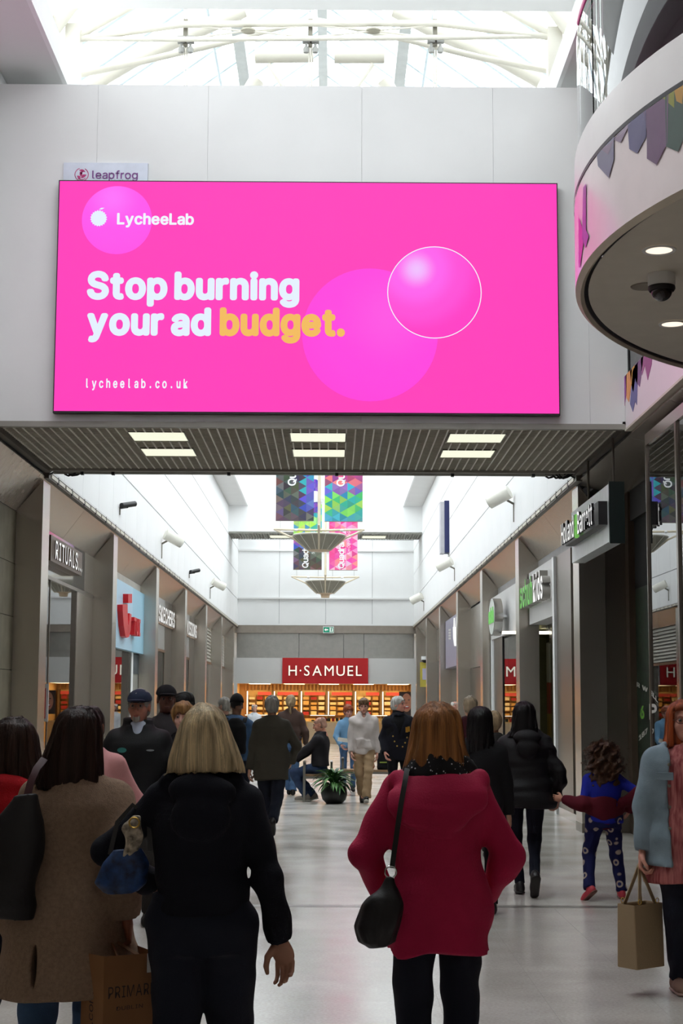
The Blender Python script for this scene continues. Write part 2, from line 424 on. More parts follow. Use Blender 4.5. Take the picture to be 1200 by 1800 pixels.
btext('Stop burning', 153, 524, 526, 44, M_sc, bold=0.042, gap=0.105, space=0.12)
btext('your ad', 153, 587, 371, 44, M_sc, bold=0.042, gap=0.105, space=0.12)
btext('budget.', 386, 588, 606, 44, M_so, bold=0.042, gap=0.105)
btext('LycheeLab', 206, 395, 341, 19, M_sw, bold=0.028, gap=0.085)
btext('lycheelab.co.uk', 147, 682, 330, 15.5, M_sw, bold=0.022, pitch=0.62)
lx, lz = bxz(174, 385); pts = []
for k in range(40):
    r = (15.2 if k % 2 else 13.0) / PXM; a = 2 * math.pi * k / 40; pts.append((lx + r * math.cos(a), lz + r * math.sin(a)))
MB().prism(pts, 'y', BY - 0.005, BY - 0.004).build('lychee_logo', M_sc, bb)
MB().prism([(lx + .0, lz + .098), (lx + .025, lz + .118), (lx + .06, lz + .118), (lx + .035, lz + .1)], 'y', BY - 0.005, BY - 0.004).build('logo_leaf', M_sc, bb)
# sign of the billboard owner
ls = empty('owner_sign', (0, YB0 - 0.002, 0)); tag(ls, 'small white sign with purple lettering and round emblem above the pink screen', 'sign')
p0 = at(111, 327, Y=YB0 - .03); p1 = at(260, 287, Y=YB0 - .03)
MB().box(p0.x, p1.x, -0.035, 0, p0.z, p1.z).build('board', mat('sign_white', (216, 222, 236), rough=0.5), ls)
M_pu = mat('print_purple', (128, 62, 142), rough=0.5, var=0.0); M_mg = mat('print_magenta', (190, 50, 120), rough=0.5, var=0.0); M_gy = mat('print_grey', (140, 146, 152), rough=0.5, var=0.0)
q = at(162, 314, Y=YB0 - .036); q2 = at(242, 314, Y=YB0 - .036)
lettering('leapfrog', (q.x, -0.037, q.z), (1, 0, 0), (0, 0, 1), 14.5 / PXM, M_pu, ls, width=q2.x - q.x, bold=0.006, single=True, name='wordmark', gap=0.07)
q = at(195, 319.5, Y=YB0 - .036); q2 = at(231, 319.5, Y=YB0 - .036)
lettering('advertising', (q.x, -0.037, q.z), (1, 0, 0), (0, 0, 1), 5 / PXM, M_gy, ls, width=q2.x - q.x, single=True, name='wordmark', gap=0.07)
q = at(143.5, 307, Y=YB0 - .036); lo = MB()
for r0, r1, a0, a1 in ((11.2, 12.6, -2.9, 1.1), (11.2, 12.6, 1.9, 3.6), (8.6, 9.8, -2.4, -0.7)):
    N = 14; vs = []
    for k in range(N + 1):
        a = a0 + (a1 - a0) * k / N
        vs += [(q.x + r0 / PXM * math.cos(a), -0.037, q.z + r0 / PXM * math.sin(a)), (q.x + r1 / PXM * math.cos(a), -0.037, q.z + r1 / PXM * math.sin(a))]
    lo.add(vs, [(2 * k, 2 * k + 1, 2 * k + 3, 2 * k + 2) for k in range(N)])
def leaf(cx, cz, ln, wd, ang):
    P = []
    for t in range(9):
        s = t / 8; P.append((s * ln, wd * math.sin(math.pi * s) * 0.9))
    for t in range(7, 0, -1):
        s = t / 8; P.append((s * ln, -wd * 0.35 * math.sin(math.pi * s)))
    return [(q.x + (cx + x * math.cos(ang) - z * math.sin(ang)) / PXM, -0.037, q.z + (cz + x * math.sin(ang) + z * math.cos(ang)) / PXM) for x, z in P]
for args in ((-8, -2, 9, 4, -0.9), (-3, 6, 10, 4, -1.4), (-1, -7, 12, 4.5, 0.6), (-5, 8, 12, 3.5, -0.25), (-1, -1, 9, 2.5, 1.25)):
    P = leaf(*args); lo.add(P, [tuple(range(len(P)))])
lo.build('emblem', M_mg, ls)

# ---------------------------------------------------------------- glass roof on white tubes
rf = struct(empty('ceiling_roof')); RX = -0.22; RZ, EZ_ = 13.4, 10.75; HW = 3.6; Y0R, Y1R = 7.4, 66.0
sl = (RZ - EZ_) / HW
rp = MB()
for s in (-1, 1):
    nx = MB(); x0, x1 = RX, RX + s * HW
    nx.add([(x0, Y0R, RZ), (x0, Y1R, RZ), (x1, Y1R, EZ_), (x1, Y0R, EZ_)], [(0, 1, 2, 3)])
    nx.build('roof_pane', M_glass, rf)
    cl = MB(); cl.add([(x1, Y0R, EZ_), (x1, Y1R, EZ_), (x1, Y1R, ZW + .3), (x1, Y0R, ZW + .3)], [(0, 1, 2, 3)]); cl.build('clerestory_pane', M_glass, rf)
    y = Y0R; k = 0
    while y < Y1R:
        a = Vector((RX, y, RZ + 0.02)); b = Vector((RX + s * HW, y, EZ_ + 0.02)); d = (b - a)
        nrm = Vector((s * (RZ - EZ_), 0, HW)).normalized() * 0.05; e = Vector((0, 0.04, 0))
        vs = [a - e - nrm, a + e - nrm, a + e + nrm, a - e + nrm, b - e - nrm, b + e - nrm, b + e + nrm, b - e + nrm]
        MB().add(vs, [(0, 1, 2, 3), (7, 6, 5, 4), (0, 4, 5, 1), (1, 5, 6, 2), (2, 6, 7, 3), (3, 7, 4, 0)]).build('glazing_bar', M_bar, rf)
        y += 1.0; k += 1
    for off in (1.32,):
        z = RZ - sl * off - 0.12
        MB().box(RX + s * off - 0.09, RX + s * off + 0.09, Y0R, Y1R, z - 0.2, z + 0.02).build('purlin', mat('purlin_grey', (196, 200, 198), rough=0.5), rf)
        MB().tube((RX + s * (off + .38), Y0R, z - 0.05 - .3), (RX + s * (off + .38), Y1R, z - 0.05 - .3), 0.025).build('purlin', M_bar, rf)
    MB().box(min(x1, x1 + s * .12), max(x1, x1 + s * .12), Y0R, Y1R, EZ_ - 0.12, EZ_ + 0.1).build('eaves_beam', M_tube, rf)
MB().box(RX - 0.08, RX + 0.08, Y0R, Y1R, RZ - 0.28, RZ + 0.06).build('ridge_beam', mat('purlin_grey', (196, 200, 198)), rf)
for yt in (20.5, 32.0, 44.0, 56.0):
    tr = empty('roof_truss', (0, yt, 0)); tag(tr, {20.5: 'white tubular roof truss with hanging floodlights, above the bulkhead', 32.0: 'white tubular roof truss above the first banners', 44.0: 'white tubular roof truss above the second banners', 56.0: 'white tubular roof truss above the white bridge'}[yt], 'roof truss')
    def tp(px, py, dy=0.0):
        p = at(px, py, Y=20.5); return (p.x, dy, p.z)
    def tub(pts, r, nm='tube', dy=0.0):
        return MB().path([tp(a, b, dy) for a, b in pts], r, 10).build(nm, M_tube, tr, True)
    tub([(118, 76), (130, 70), (220, 57), (322, 43), (545, 41), (770, 41), (880, 55), (975, 66)], 0.045, 'tie_tube')
    tub([(130, 68), (330, 69), (770, 66), (972, 63)], 0.035, 'tie_tube')
    tub([(132, 105), (250, 80), (400, 45), (480, 22), (545, 7), (620, 20), (720, 43), (850, 75), (970, 98)], 0.045, 'arch_tube', 0.5)
    tub([(118, 78), (160, 50), (250, 0), (350, -50)], 0.05, 'rafter_tube'); tub([(990, 76), (945, 48), (855, -2), (765, -50)], 0.05, 'rafter_tube')
    tub([(132, 92), (210, 45), (318, -5), (420, -50)], 0.11, 'rafter_tube', 1.2); tub([(970, 82), (900, 42), (780, -8), (700, -50)], 0.11, 'rafter_tube', 1.2)
    tub([(355, 160), (395, 100), (438, 30)], 0.12, 'strut', 2.2); tub([(762, 160), (725, 100), (684, 32)], 0.12, 'strut', 2.2)
    tub([(438, 14), (548, 12)], 0.11, 'cross_tube', 1.6); tub([(588, 14), (682, 14)], 0.11, 'cross_tube', 1.6)
    tub([(464, 30), (545, 155)], 0.035, 'brace', 1.6); tub([(660, 30), (572, 155)], 0.035, 'brace', 1.6)
    for xs_ in ((98, 62), (998, 64)):
        o_ = (150, -10) if xs_[0] < 500 else (945, -10)
        tub([xs_, o_], 0.11, 'side_strut', -0.2)
    tub([(322, 69), (436, 54), (545, 66)], 0.012, 'tie_rod'); tub([(322, 44), (436, 55), (545, 44)], 0.012, 'tie_rod')
    tub([(770, 68), (656, 54), (545, 66)], 0.012, 'tie_rod'); tub([(770, 44), (656, 54), (545, 44)], 0.012, 'tie_rod')
    for a in (436, 656):
        p = tp(a, 54); MB().lathe([(0.0, -.035), (.10, -.01), (.10, .01), (0, .035)], p, 14).build('node_disc', mat('node_metal', (168, 164, 150), metal=0.4), tr, True)
    for xx in (-3.55, 2.98):
        MB().box(xx - .1, xx + .1, -0.1, 0.1, ZW + .06, 10.75).build('post', M_tube, tr)
    if yt == 20.5:
        for a in (325, 545, 765):
            for dx in (-3, 3): tub([(a + dx, -20), (a + dx * .6, 60), (a + dx * 0.8, 158)], 0.010, 'hanging_cable', 0.1)
            fl_ = MB(); p = tp(a, 62); fl_.box(p[0] - .03, p[0] + .03, 0.06, 0.14, p[2] - .12, p[2] + .26); fl_.build('bracket', M_grid, tr)
            for dx in (-7, 9):
                p = tp(a + dx, 70); lampb = MB().box(p[0] - .05, p[0] + .05, 0.0, 0.1, p[2] - .02, p[2] + .06)
                lampb.tube((p[0], .05, p[2] - .03), (p[0], .05, p[2] - .07), .018); lampb.lathe([(0.015, 0), (.045, -.05), (.035, -.1), (0, -.11)], (p[0], .05, p[2] - .06), 12)
                lampb.build('floodlight', mat('lamp_grey', (150, 150, 146), metal=0.3), tr)

# ---------------------------------------------------------------- bridge and end wall
def panels_x(name, y, x0, x1, zs, nx, m, th=0.02, back=0.2, back_m=M_joint):
    wl = struct(MB().box(x0, x1, y + th, y + back, zs[0], zs[-1]).build(name, back_m))
    st = (x1 - x0) / nx
    for r in range(len(zs) - 1):
        for k in range(nx):
            MB().box(x0 + k * st + .006, x0 + (k + 1) * st - .006, y, y + th, zs[r] + .01, zs[r + 1] - .01).build('wall_panel', m, wl)
    return wl
br = panels_x('wall_bridge', 56.0, XL - .2, XR + .2, [7.66, 8.72], 4, M_white, back=2.2, back_m=M_whited)
g = MB()
for i in range(70): g.box(XL + .05 + i * 0.098, XL + .07 + i * 0.098, 56.05, 58.1, 7.60, 7.66)
for i in range(20): g.box(XL, XR, 56.08 + i * .1, 56.095 + i * .1, 7.61, 7.66)
g.build('grid_bars', mat('grid_far', (172, 172, 164)), br)['kind'] = 'stuff'
for i, cx in enumerate((-1.85, 1.5)):
    tag(MB().box(cx - .42, cx + .42, 56.7, 57.4, 7.585, 7.60).build('ceiling_light', M_lit), 'lit panel in the soffit of the far white bridge, %s one' % ('left', 'right')[i], 'ceiling light', 'lit panels under the bridge')
wf = panels_x('wall_far', YE, XL - .2, XR + .2, [4.62, 5.68, 7.58, 8.0, 9.1, 9.8], 4, M_white)
MB().box(XL, XR, YE - .08, YE, 7.53, 7.60).build('ledge', M_whited, wf)
MB().box(XL, XR, YE - .10, YE, 5.64, 5.70).build('ledge', M_whited, wf)
MB().box(XL - .3, XR + .3, YE + .22, YE + .5, 9.8, 12.5).build('gable', M_whited, wf)
struct(MB().box(XL - .1, XR + .1, YE - .22, YE + .1, 4.30, 4.62).build('trim_3', mat('end_beam', (158, 148, 138), rough=0.4, metal=0.5)))
struct(MB().box(XL - .1, XR + .1, YE - .24, YE - .2, 4.60, 4.66).build('trim_4', M_white))
# service tracks below the white walls (cable tray with clipped rope light)
for nm, x, s in (('trim_5', XL, 1), ('trim_6', XR, -1)):
    a = struct(MB().box(min(x - s * .03, x + s * .05), max(x - s * .03, x + s * .05), YB1, YE - .2, 4.50, 4.60).build(nm, M_trim))
    MB().box(min(x + s * .05, x + s * .06), max(x + s * .05, x + s * .06), YB1, YE - .2, 4.585, 4.615).build('lip', M_whited, a)
    pr_ = None; k = 0; y = YB1 + .15
    while y < YE - 1:
        if pr_ is None:
            pr_ = MB().box(-.008, .008, 0, .46, -.022, .022).build('rope_light', mat('rope_light', (212, 206, 190), rough=0.35), a); o = pr_
        else: o = pr_.copy(); COL.objects.link(o); o.parent = a
        o.location = (x + s * .056, y, 4.545); y += 0.56
        o2 = MB().box(x + s * .05 - .012, x + s * .05 + .012, y - .08, y - .03, 4.50, 4.60).build('tray_clip', M_black, a) if k % 2 == 0 and y < 40 else None
        k += 1

# ---------------------------------------------------------------- steel pillars and cornices
NTH = ['nearest', 'second', 'third', 'fourth', 'fifth', 'sixth', 'seventh']
PLY = [20.1 + 6.6 * i for i in range(6)] + [59.6]; PRY = [20.4 + 6.6 * i for i in range(6)] + [59.9]
DP = 0.34
for side, ys_, x, s in (('left', PLY, XL, 1), ('right', PRY, XR, -1)):
    for i, y in enumerate(ys_):
        o = empty('steel_pillar', (x, y, 0))
        tag(o, '%s brushed steel pillar with slanted top along the %s shopfronts' % (NTH[i], side), 'pillar', 'steel pillars on the %s' % side)
        w_ = DP
        MB().prism([(0, 0.12), (0, 4.46), (-s * w_, 4.06), (-s * w_, 0.12)], 'y', 0, 0.5).build('cladding', M_steel if not (side == 'left' and i == 0) else M_steel, o)
        MB().box(min(0.004 * s, -s * w_), max(0.004 * s, -s * w_), -0.004, 0.5, 0, 0.12).build('plinth', M_steeld, o)
    c0 = struct(empty('trim_7' if side == 'left' else 'trim_8'))
    edges = [8.0, 12.0, 16.9] + [v for y in ys_ for v in (y + 0.25, y + 3.5)] + [YE]
    for a, b in zip(edges[:-1], edges[1:]):
        if b > YE: b = YE
        if b - a < .1: continue
        xo, zo = (DP, 4.06) if side == 'left' or a > 20.5 else (0.62, 4.36)
        poly = [(x, 4.52), (x - s * xo, zo), (x - s * (xo + .02), zo + .02), (x - s * .02, 4.56)]
        MB().prism(poly, 'y', a + .006, b - .006).build('cornice_panel', M_corn, c0)

for sg_, x in ((-1, XL - .3), (1, XR + .3)):
    o_ = struct(MB().box(min(x, sg_ * 9), max(x, sg_ * 9), (-9 if sg_ < 0 else YB0), 70, 4.5, 4.9).build('ceiling_shops', M_whited))
    struct(MB().box(min(sg_ * 9, sg_ * 9.2), max(sg_ * 9, sg_ * 9.2), -9, 70, -.3, 9).build('wall_left' if sg_ < 0 else 'wall_right', M_whited))
struct(MB().box(-9, 9, 70, 70.2, -.3, 9).build('wall_far', M_whited))
struct(MB().box(XL - .3, 9, 4.6, 7.4, 10.6, 10.9).build('ceiling_unseen_front', M_whited))  # unseen solid roof, added to keep skylight off the nearest backs
struct(MB().box(XL - .3, XR + .3, 14.8, 19.4, 10.5, 10.7).build('ceiling_unseen_court', M_whited))  # unseen solid band, added to even out the skylight on the bulkhead
struct(MB().box(RX + HW, 9, 7.4, YB1, 10.6, 10.9).build('ceiling_unseen_court', M_whited))
struct(MB().box(XL - .3, 9, 4.4, 4.6, 5.2, 10.9).build('wall_back', M_whited))
struct(MB().box(XL - .02, XR + .02, YE + .02, YE + .2, 3.3, 4.66).build('wall_far', M_whited))
# ---------------------------------------------------------------- front court: sides, slab over the viewer
def stone(nm, x, s, y0, y1):
    wl = struct(MB().box(min(x - s * .2, x - s * .03), max(x - s * .2, x - s * .03), y0, y1, 0, 4.06).build(nm, M_dark))
    pr = None; n = int((y1 - y0) / 1.2); st = (y1 - y0) / n
    for j in range(6):
        for k in range(n):
            if pr is None: pr = MB().box(-0.03, 0, 0.004, st - .004, 0.004, 0.672).build('stone_tile', M_stone, wl); o = pr
            else: o = pr.copy(); COL.objects.link(o); o.parent = wl
            o.location = (x + (0 if s > 0 else .03), y0 + k * st, j * 0.676)
    return wl
stone('wall_left', XL - DP, 1, 12.5, 20.1)
struct(MB().box(XL - .6, XL - DP, -9, 12.5, 0, 4.6).build('wall_left', M_stone))
struct(MB().box(4.7, 5.0, -9, 13.0, 0, 4.6).build('wall_right', M_stone))
struct(MB().box(-6, 6, -9, -8.7, 0, 4.6).build('wall_back', mat('back_wall', (120, 116, 110), rough=0.8)))
struct(MB().box(-6, 6, -9, 4.6, 4.62, 5.2).build('ceiling_unseen_front', mat('front_soffit', (150, 146, 140), rough=0.8)))
for i, (x, y) in enumerate([(-2, -4), (2, -4), (0, 0)]):  # unseen lamps, added to dimly light the space behind the viewer
    ld = bpy.data.lights.new('unseen_fill_lamp', 'AREA'); ld.energy = 22; ld.size = 0.5; ld.color = (1, .93, .84)
    lo_ = bpy.data.objects.new('unseen_fill_lamp', ld); COL.objects.link(lo_); lo_.location = (x, y, 4.6)
# upper floor on the right with printed fascia
sr = struct(MB().box(XR + .02, 9, 4.6, YB0 - .01, 4.66, 5.16).build('ceiling_right', M_ceil))
fa = struct(MB().box(XR - .04, XR + .02, 12.6, YB0 - .02, 4.585, 5.17).build('trim_9', mat('fascia_pink_white', (228, 218, 222), rough=0.35, var=0.01)))
MB().box(XR - .05, XR + .02, 12.6, YB0 - .02, 4.56, 4.585).build('edge_strip', M_ceil, fa)
SH = [(196, 56, 140), (150, 60, 150), (222, 170, 60), (232, 150, 70), (120, 90, 160), (84, 84, 150), (110, 60, 120), (190, 200, 90), (150, 70, 130)]
def shard_mats(): return [mat('shard_print_%s' % n, c, rough=0.4, var=0.08, vscale=3) for n, c in zip(('magenta', 'violet', 'gold', 'orange', 'lilac', 'blue', 'plum', 'lime', 'purple'), SH)]
SM = shard_mats()
def shard_flat(px0, px1, ytops, ybots, m):
    pts = []
    for px, py in ytops + ybots[::-1]:
        p = at(px, py, X=XR - .042); pts.append((p.y, min(p.z, 5.165)))
    MB().prism(pts, 'x', XR - .0435, XR - .0405).build('shard', m, fa)
shard_flat(0, 0, [(1089, 661), (1096, 657)], [(1091, 725), (1094, 734), (1098, 712)], SM[0])
shard_flat(0, 0, [(1096, 657), (1101, 652)], [(1097, 715), (1101, 690)], SM[1])
shard_flat(0, 0, [(1099, 653), (1111, 642)], [(1101, 700), (1105, 707), (1108, 684)], SM[3])
shard_flat(0, 0, [(1107, 646), (1117, 634)], [(1109, 676), (1113, 690), (1117, 660)], SM[2])
shard_flat(0, 0, [(1112, 650), (1121, 634)], [(1107, 710), (1112, 724), (1116, 706), (1119, 712)], SM[5])
shard_flat(0, 0, [(1115, 634), (1131, 617)], [(1117, 670), (1124, 680), (1128, 650)], SM[6])
shard_flat(0, 0, [(1126, 624), (1146, 604)], [(1128, 660), (1133, 642), (1138, 668), (1145, 640)], SM[8])
shard_flat(0, 0, [(1139, 612), (1149, 602)], [(1141, 630), (1146, 626)], SM[7])
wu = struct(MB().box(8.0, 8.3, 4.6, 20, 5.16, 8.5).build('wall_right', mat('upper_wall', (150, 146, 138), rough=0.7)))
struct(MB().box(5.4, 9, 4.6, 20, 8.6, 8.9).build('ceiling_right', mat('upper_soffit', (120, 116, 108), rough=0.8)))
struct(MB().box(3.2, 9, 19.9, 20.2, 5.1, 8.6).build('wall_right', M_whited))
struct(MB().box(5.2, 5.7, 12.2, 12.7, 5.16, 8.6).build('wall_column', M_whited))
gb = empty('glass_balustrade', (XR, 12.6, 5.17)); tag(gb, 'straight glass balustrade on the printed fascia right of the billboard', 'balustrade')
for k in range(3):
    MB().box(0, .015, k * 1.38 + .01, k * 1.38 + 1.37, 0, 1.05).build('pane', M_shop, gb)
MB().box(-.012, .03, 4.12, 4.16, -.02, 1.08).build('post', M_black, gb); MB().tube((0.01, 0, 1.08), (0.01, 4.15, 1.08), .025).build('handrail', M_chrome, gb)

# round balcony
BCX, BCY, BR = 5.935, 10.2, 4.28
A0, A1 = math.radians(128), math.radians(258)
ba = empty('round_balcony', (BCX, BCY, 0)); tag(ba, 'round balcony with printed white fascia and cream underside, upper right', 'balcony')
def ring(prof, nm, m, n=72, a0=A0, a1=A1, smooth=True):
    return MB().lathe(prof, (0, 0, 0), n, a0, a1).build(nm, m, ba, smooth)
M_fasc = mat('balcony_fascia', (226, 212, 210), rough=0.22, var=0.02, coat=0.3)
ring([(BR, 4.53), (BR, 5.13)], 'fascia', M_fasc)
ring([(BR + .004, 5.13), (BR + .004, 5.158)], 'dark_edge', M_black)
ring([(BR, 4.53), (BR - .035, 4.50), (BR - .06, 4.52)], 'lip', mat('lip_cream', (196, 184, 164), rough=0.5))
ring([(BR - .06, 4.535), (BR - .10, 4.56)], 'shadow_gap', M_black)
MB().lathe([(BR - .09, 4.535), (0.0, 4.535)], (0, 0, 0), 72, A0, A1).build('underside', M_ceil, ba)
ring([(BR - .02, 5.16), (BR - .30, 5.16), (1.0, 5.16)], 'deck', M_whited)
ring([(BR - .005, 5.16), (BR - .005, 5.44)], 'reflection_band', mat('reflection_band', (226, 222, 220), rough=0.3, var=0.02))  # white band standing in for the wall's reflection in the glass
for k in range(7):
    a, b = A0 + (A1 - A0) * k / 7 + .004, A0 + (A1 - A0) * (k + 1) / 7 - .004
    ring([(BR - .03, 5.3), (BR - .03, 6.34), (BR - .045, 6.34), (BR - .045, 5.3), (BR - .03, 5.3)], 'pane', glass('balcony_glass', (.82, .88, .87), 1.0, 0.01, 1.55), 20, a, b)
MB().lathe([(.012 * math.cos(t) + BR - .03, 6.36 + .024 * math.sin(t)) for t in [2 * math.pi * k / 10 for k in range(11)]], (0, 0, 0), 72, math.radians(176), A1).build('handrail', mat('pink_rail', (206, 60, 130), rough=0.3), ba, True)
def shard_ring(pts, m):
    """pts: (angle in degrees, height) corners, wrapped on the fascia"""
    o = MB(); n = len(pts); up = []
    for a, z in pts:
        t = math.radians(a); up.append(((BR + .006) * math.cos(t), (BR + .006) * math.sin(t), z))
    o.add(up, [tuple(range(n))]); return o.build('shard', m, ba)
def ang(px, py):
    d = CAMM @ np.array([(px - 600) / F, -(py - 900) / F, -1.0]); d = d / d[1]
    a = d[0] ** 2 + 1; b = -2 * (d[0] * BCX + BCY); c = BCX ** 2 + BCY ** 2 - BR ** 2
    D = b * b - 4 * a * c; t = (-b - math.sqrt(max(D, 0))) / (2 * a)
    return math.degrees(math.atan2(t - BCY, d[0] * t - BCX)) % 360, EYE + d[2] * t
MS = [mat('shard_dusk_%s' % n, c, rough=0.3, var=0.12, vscale=2.5) for n, c in (('slate', (96, 92, 118)), ('plum', (108, 80, 108)), ('indigo', (84, 80, 116)), ('forest', (64, 84, 74)), ('olive', (140, 142, 60)), ('orange', (186, 140, 60)), ('rose', (196, 60, 150)), ('violet', (150, 80, 160)))]
def sr_(poly, m): shard_ring([(lambda q_: (q_[0], min(max(q_[1], 4.535), 5.127)))(ang(*p)) for p in poly], m)
sr_([(1018, 470), (1018, 380), (1024, 400), (1026, 430), (1020, 470)], MS[6]); sr_([(1024, 420), (1026, 330), (1031, 322), (1031, 404), (1036, 415), (1030, 436)], MS[7])
sr_([(1050, 262), (1080, 236), (1080, 280), (1071, 313), (1052, 292)], MS[0])
sr_([(1058, 254), (1106, 210), (1104, 226), (1092, 251), (1080, 246), (1070, 272)], MS[1])
sr_([(1104, 212), (1136, 187), (1137, 240), (1121, 270), (1107, 262)], MS[2])
sr_([(1132, 190), (1176, 164), (1174, 252), (1155, 290), (1138, 279), (1138, 230)], MS[1])
sr_([(1170, 168), (1204, 148), (1204, 240), (1193, 267), (1172, 258)], MS[3])
sr_([(1150, 180), (1186, 158), (1186, 190), (1166, 172)], MS[4]); sr_([(1186, 158), (1206, 146), (1206, 186), (1190, 178)], MS[5])
for i, (px, py) in enumerate(((1158, 438), (1182, 568))):
    p = at(px, py, Z=4.535)
    e = empty('downlight', (p.x, p.y, 4.53)); tag(e, 'round recessed downlight in the balcony underside, %s one' % ('nearer, beside the camera dome', 'farther')[i], 'downlight', 'downlights under the round balcony')
    MB().lathe([(.085, -.006), (.105, -.008), (.11, 0)], (0, 0, 0), 24).build('rim', M_whited, e, True)
    MB().lathe([(0, -.004), (.085, -.004)], (0, 0, 0), 24).build('lamp_disc', emat('warm_lamp', (255, 236, 214), 1.3), e)
p = at(1162, 482, Z=4.535); e = empty('dome_camera', (p.x, p.y, 4.535)); tag(e, 'dark security dome camera under the round balcony', 'camera')
MB().lathe([(0, -.001), (.092, -.001), (.092, -.075), (.085, -.085), (0, -.085)], (0, 0, 0), 24).build('housing', M_whited, e, True)
MB().lathe([(.09, -.085), (.092, -.105), (.082, -.12)], (0, 0, 0), 24).build('collar', M_black, e, True)
MB().lathe([(.072 * math.cos(t), -.115 - .072 * math.sin(t)) for t in [k * math.pi / 20 for k in range(11)]], (0, 0, 0), 24).build('dome', mat('dome_smoke', (26, 18, 20), rough=0.06, coat=0.5), e, True)
p = at(1134, 503, Z=4.535); tag(MB().lathe([(0, -.006), (.10, -.006), (.104, 0)], (p.x, p.y, 4.534), 24).build('cover_plate', mat('cover_plate', (140, 132, 118), rough=0.6)), 'round cream blanking plate left of the dome camera', 'plate')

# ---------------------------------------------------------------- shops on the left
XSL = XL - DP
def room(nm, x0, x1, y0, y1, z, m, mback=None):
    r = struct(empty(nm)); far = x0 if abs(x0) > abs(x1) else x1
    MB().box(far - .05, far + .05, y0, y1, 0, z).build('back_panel', mback or m, r)
    MB().box(min(x0, x1), max(x0, x1), y0, y0 + .06, 0, z).build('side_panel', m, r)
    MB().box(min(x0, x1), max(x0, x1), y1 - .06, y1, 0, z).build('side_panel', m, r)
    MB().box(min(x0, x1), max(x0, x1), y0, y1, z, z + .1).build('ceiling_panel', m, r)
    return r
M_gloss = mat('gloss_fascia', (122, 124, 126), rough=0.06, metal=0.75, var=0.02)
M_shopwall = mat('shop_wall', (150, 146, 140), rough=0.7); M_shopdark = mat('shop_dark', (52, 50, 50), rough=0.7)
def front(name, label, cat='shop front', loc=(0, 0, 0)):
    return tag(empty(name, loc), label, cat)
# bay 0
b0, b1 = PLY[0] + .5, PLY[1]
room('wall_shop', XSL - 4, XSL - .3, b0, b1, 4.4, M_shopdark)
o = front('shopfront', 'glossy grey shop front with mirror glass behind the lit lettered box, far left')
MB().box(XSL - .05, XSL, b0, b1 - .95, 3.42, 4.06).build('fascia_panel', M_gloss, o)
MB().box(XSL - .06, XSL + .01, b0, b1, 3.37, 3.42).build('transom', M_steeld, o)
MB().box(XSL - .05, XSL + .005, b1 - .95, b1, 3.42, 4.06).build('steel_panel', M_steel, o)
MB().box(XSL - .05, XSL + .005, b1 - 1.65, b1, 0, 3.37).build('steel_panel', M_steel, o)
MB().box(XSL - .02, XSL - .01, b0, b1 - 1.65, 0.1, 3.37).build('pane', glass('mirror_glass', (.5, .52, .52), .95, .01, 2.4), o)
MB().box(XSL - .03, XSL, b0 + 2.1, b0 + 2.13, 0.1, 3.37).build('mullion', M_steeld, o)
MB().box(XSL - .05, XSL + .01, b0, b1 - 1.65, 0, .1).build('base_rail', M_steeld, o)
sg = front('lettered_sign', 'bronze box sign with lit white capitals on the glossy grey shop front, far left', 'sign')
MB().box(XSL, XSL + .16, 21.75, 24.5, 3.57, 3.93).build('sign_box', mat('bronze_box', (84, 62, 36), rough=0.35, metal=0.7), sg)
M_lw = emat('lit_white', (250, 250, 248), 1.0); M_side = mat('letter_side', (120, 104, 84), rough=.4, metal=.4); M_sideg = mat('letter_side_grey', (150, 146, 140), rough=.4)
lettering('RITUALS...', (XSL + .165, 22.0, 3.62), (0, 1, 0), (0, 0, 1), .25, M_lw, sg, width=2.35, depth=.02, bold=.006, gap=.16, side=M_side)
wb = front('notice_board', 'white notice board with a red vertical strip behind the far left shop window', 'sign')
p = at(70, 1235, Y=22.0)
MB().box(p.x - .12, p.x + .12, 21.98, 22.0, p.z - .26, p.z + .26).build('board', M_white, wb)
MB().box(p.x + .05, p.x + .085, 21.972, 21.98, p.z - .22, p.z + .2).build('red_strip', mat('red_print', (186, 34, 40)), wb)
MB().tube((p.x, 21.99, p.z - .26), (p.x, 21.99, 0), .02).build('stand', M_steeld, wb)
# bay 1, pale blue sign
b0, b1 = PLY[1] + .5, PLY[2]
r = room('wall_shop', XSL - 4, XSL - .3, b0, b1, 2.75, M_shopwall, mat('aqua_wall', (150, 196, 210), rough=.7))
for k in range(3): MB().box(XSL - 3.4, XSL - .6, b0 + .8 + k * 1.8, b0 + 1.0 + k * 1.8, 2.72, 2.745).build('strip_lamp', emat('shop_lamp', (255, 244, 226), 2.0), r)
o = front('shopfront', 'shop front under the pale blue sign, with white door frame and light blue panel')
MB().box(XSL - .25, XSL, b0, b1, 2.62, 4.06).build('header', mat('header_beige', (196, 190, 180)), o)
MB().box(XSL - .02, XSL - .01, b0, b1 - 1.2, .1, 2.6).build('pane', M_shop, o)
MB().box(XSL - .06, XSL, b1 - 1.2, b1 - .95, 0, 2.62).build('door_frame', M_white, o)
MB().box(XSL - .06, XSL - .01, b1 - .95, b1, 0, 2.2).build('side_panel', mat('grey_green_panel', (140, 140, 132)), o)
MB().box(XSL - .06, XSL, b1 - .95, b1, 2.2, 2.6).build('dark_plate', mat('slate_plate', (72, 80, 84)), o)
MB().box(XSL - .09, XSL - .07, b0 + 1.0, b0 + 2.6, .1, 2.1).build('blue_panel', mat('aqua_panel', (120, 186, 208)), o)
MB().box(XSL - .068, XSL - .066, b0 + 1.5, b0 + 2.4, .4, 1.95).build('grey_panel', mat('grey_poster', (108, 116, 122)), o)
MB().box(XSL - .07, XSL - .05, b0 + .1, b0 + .35, .3, 2.45).build('red_banner', mat('red_print', (186, 34, 40)), o)
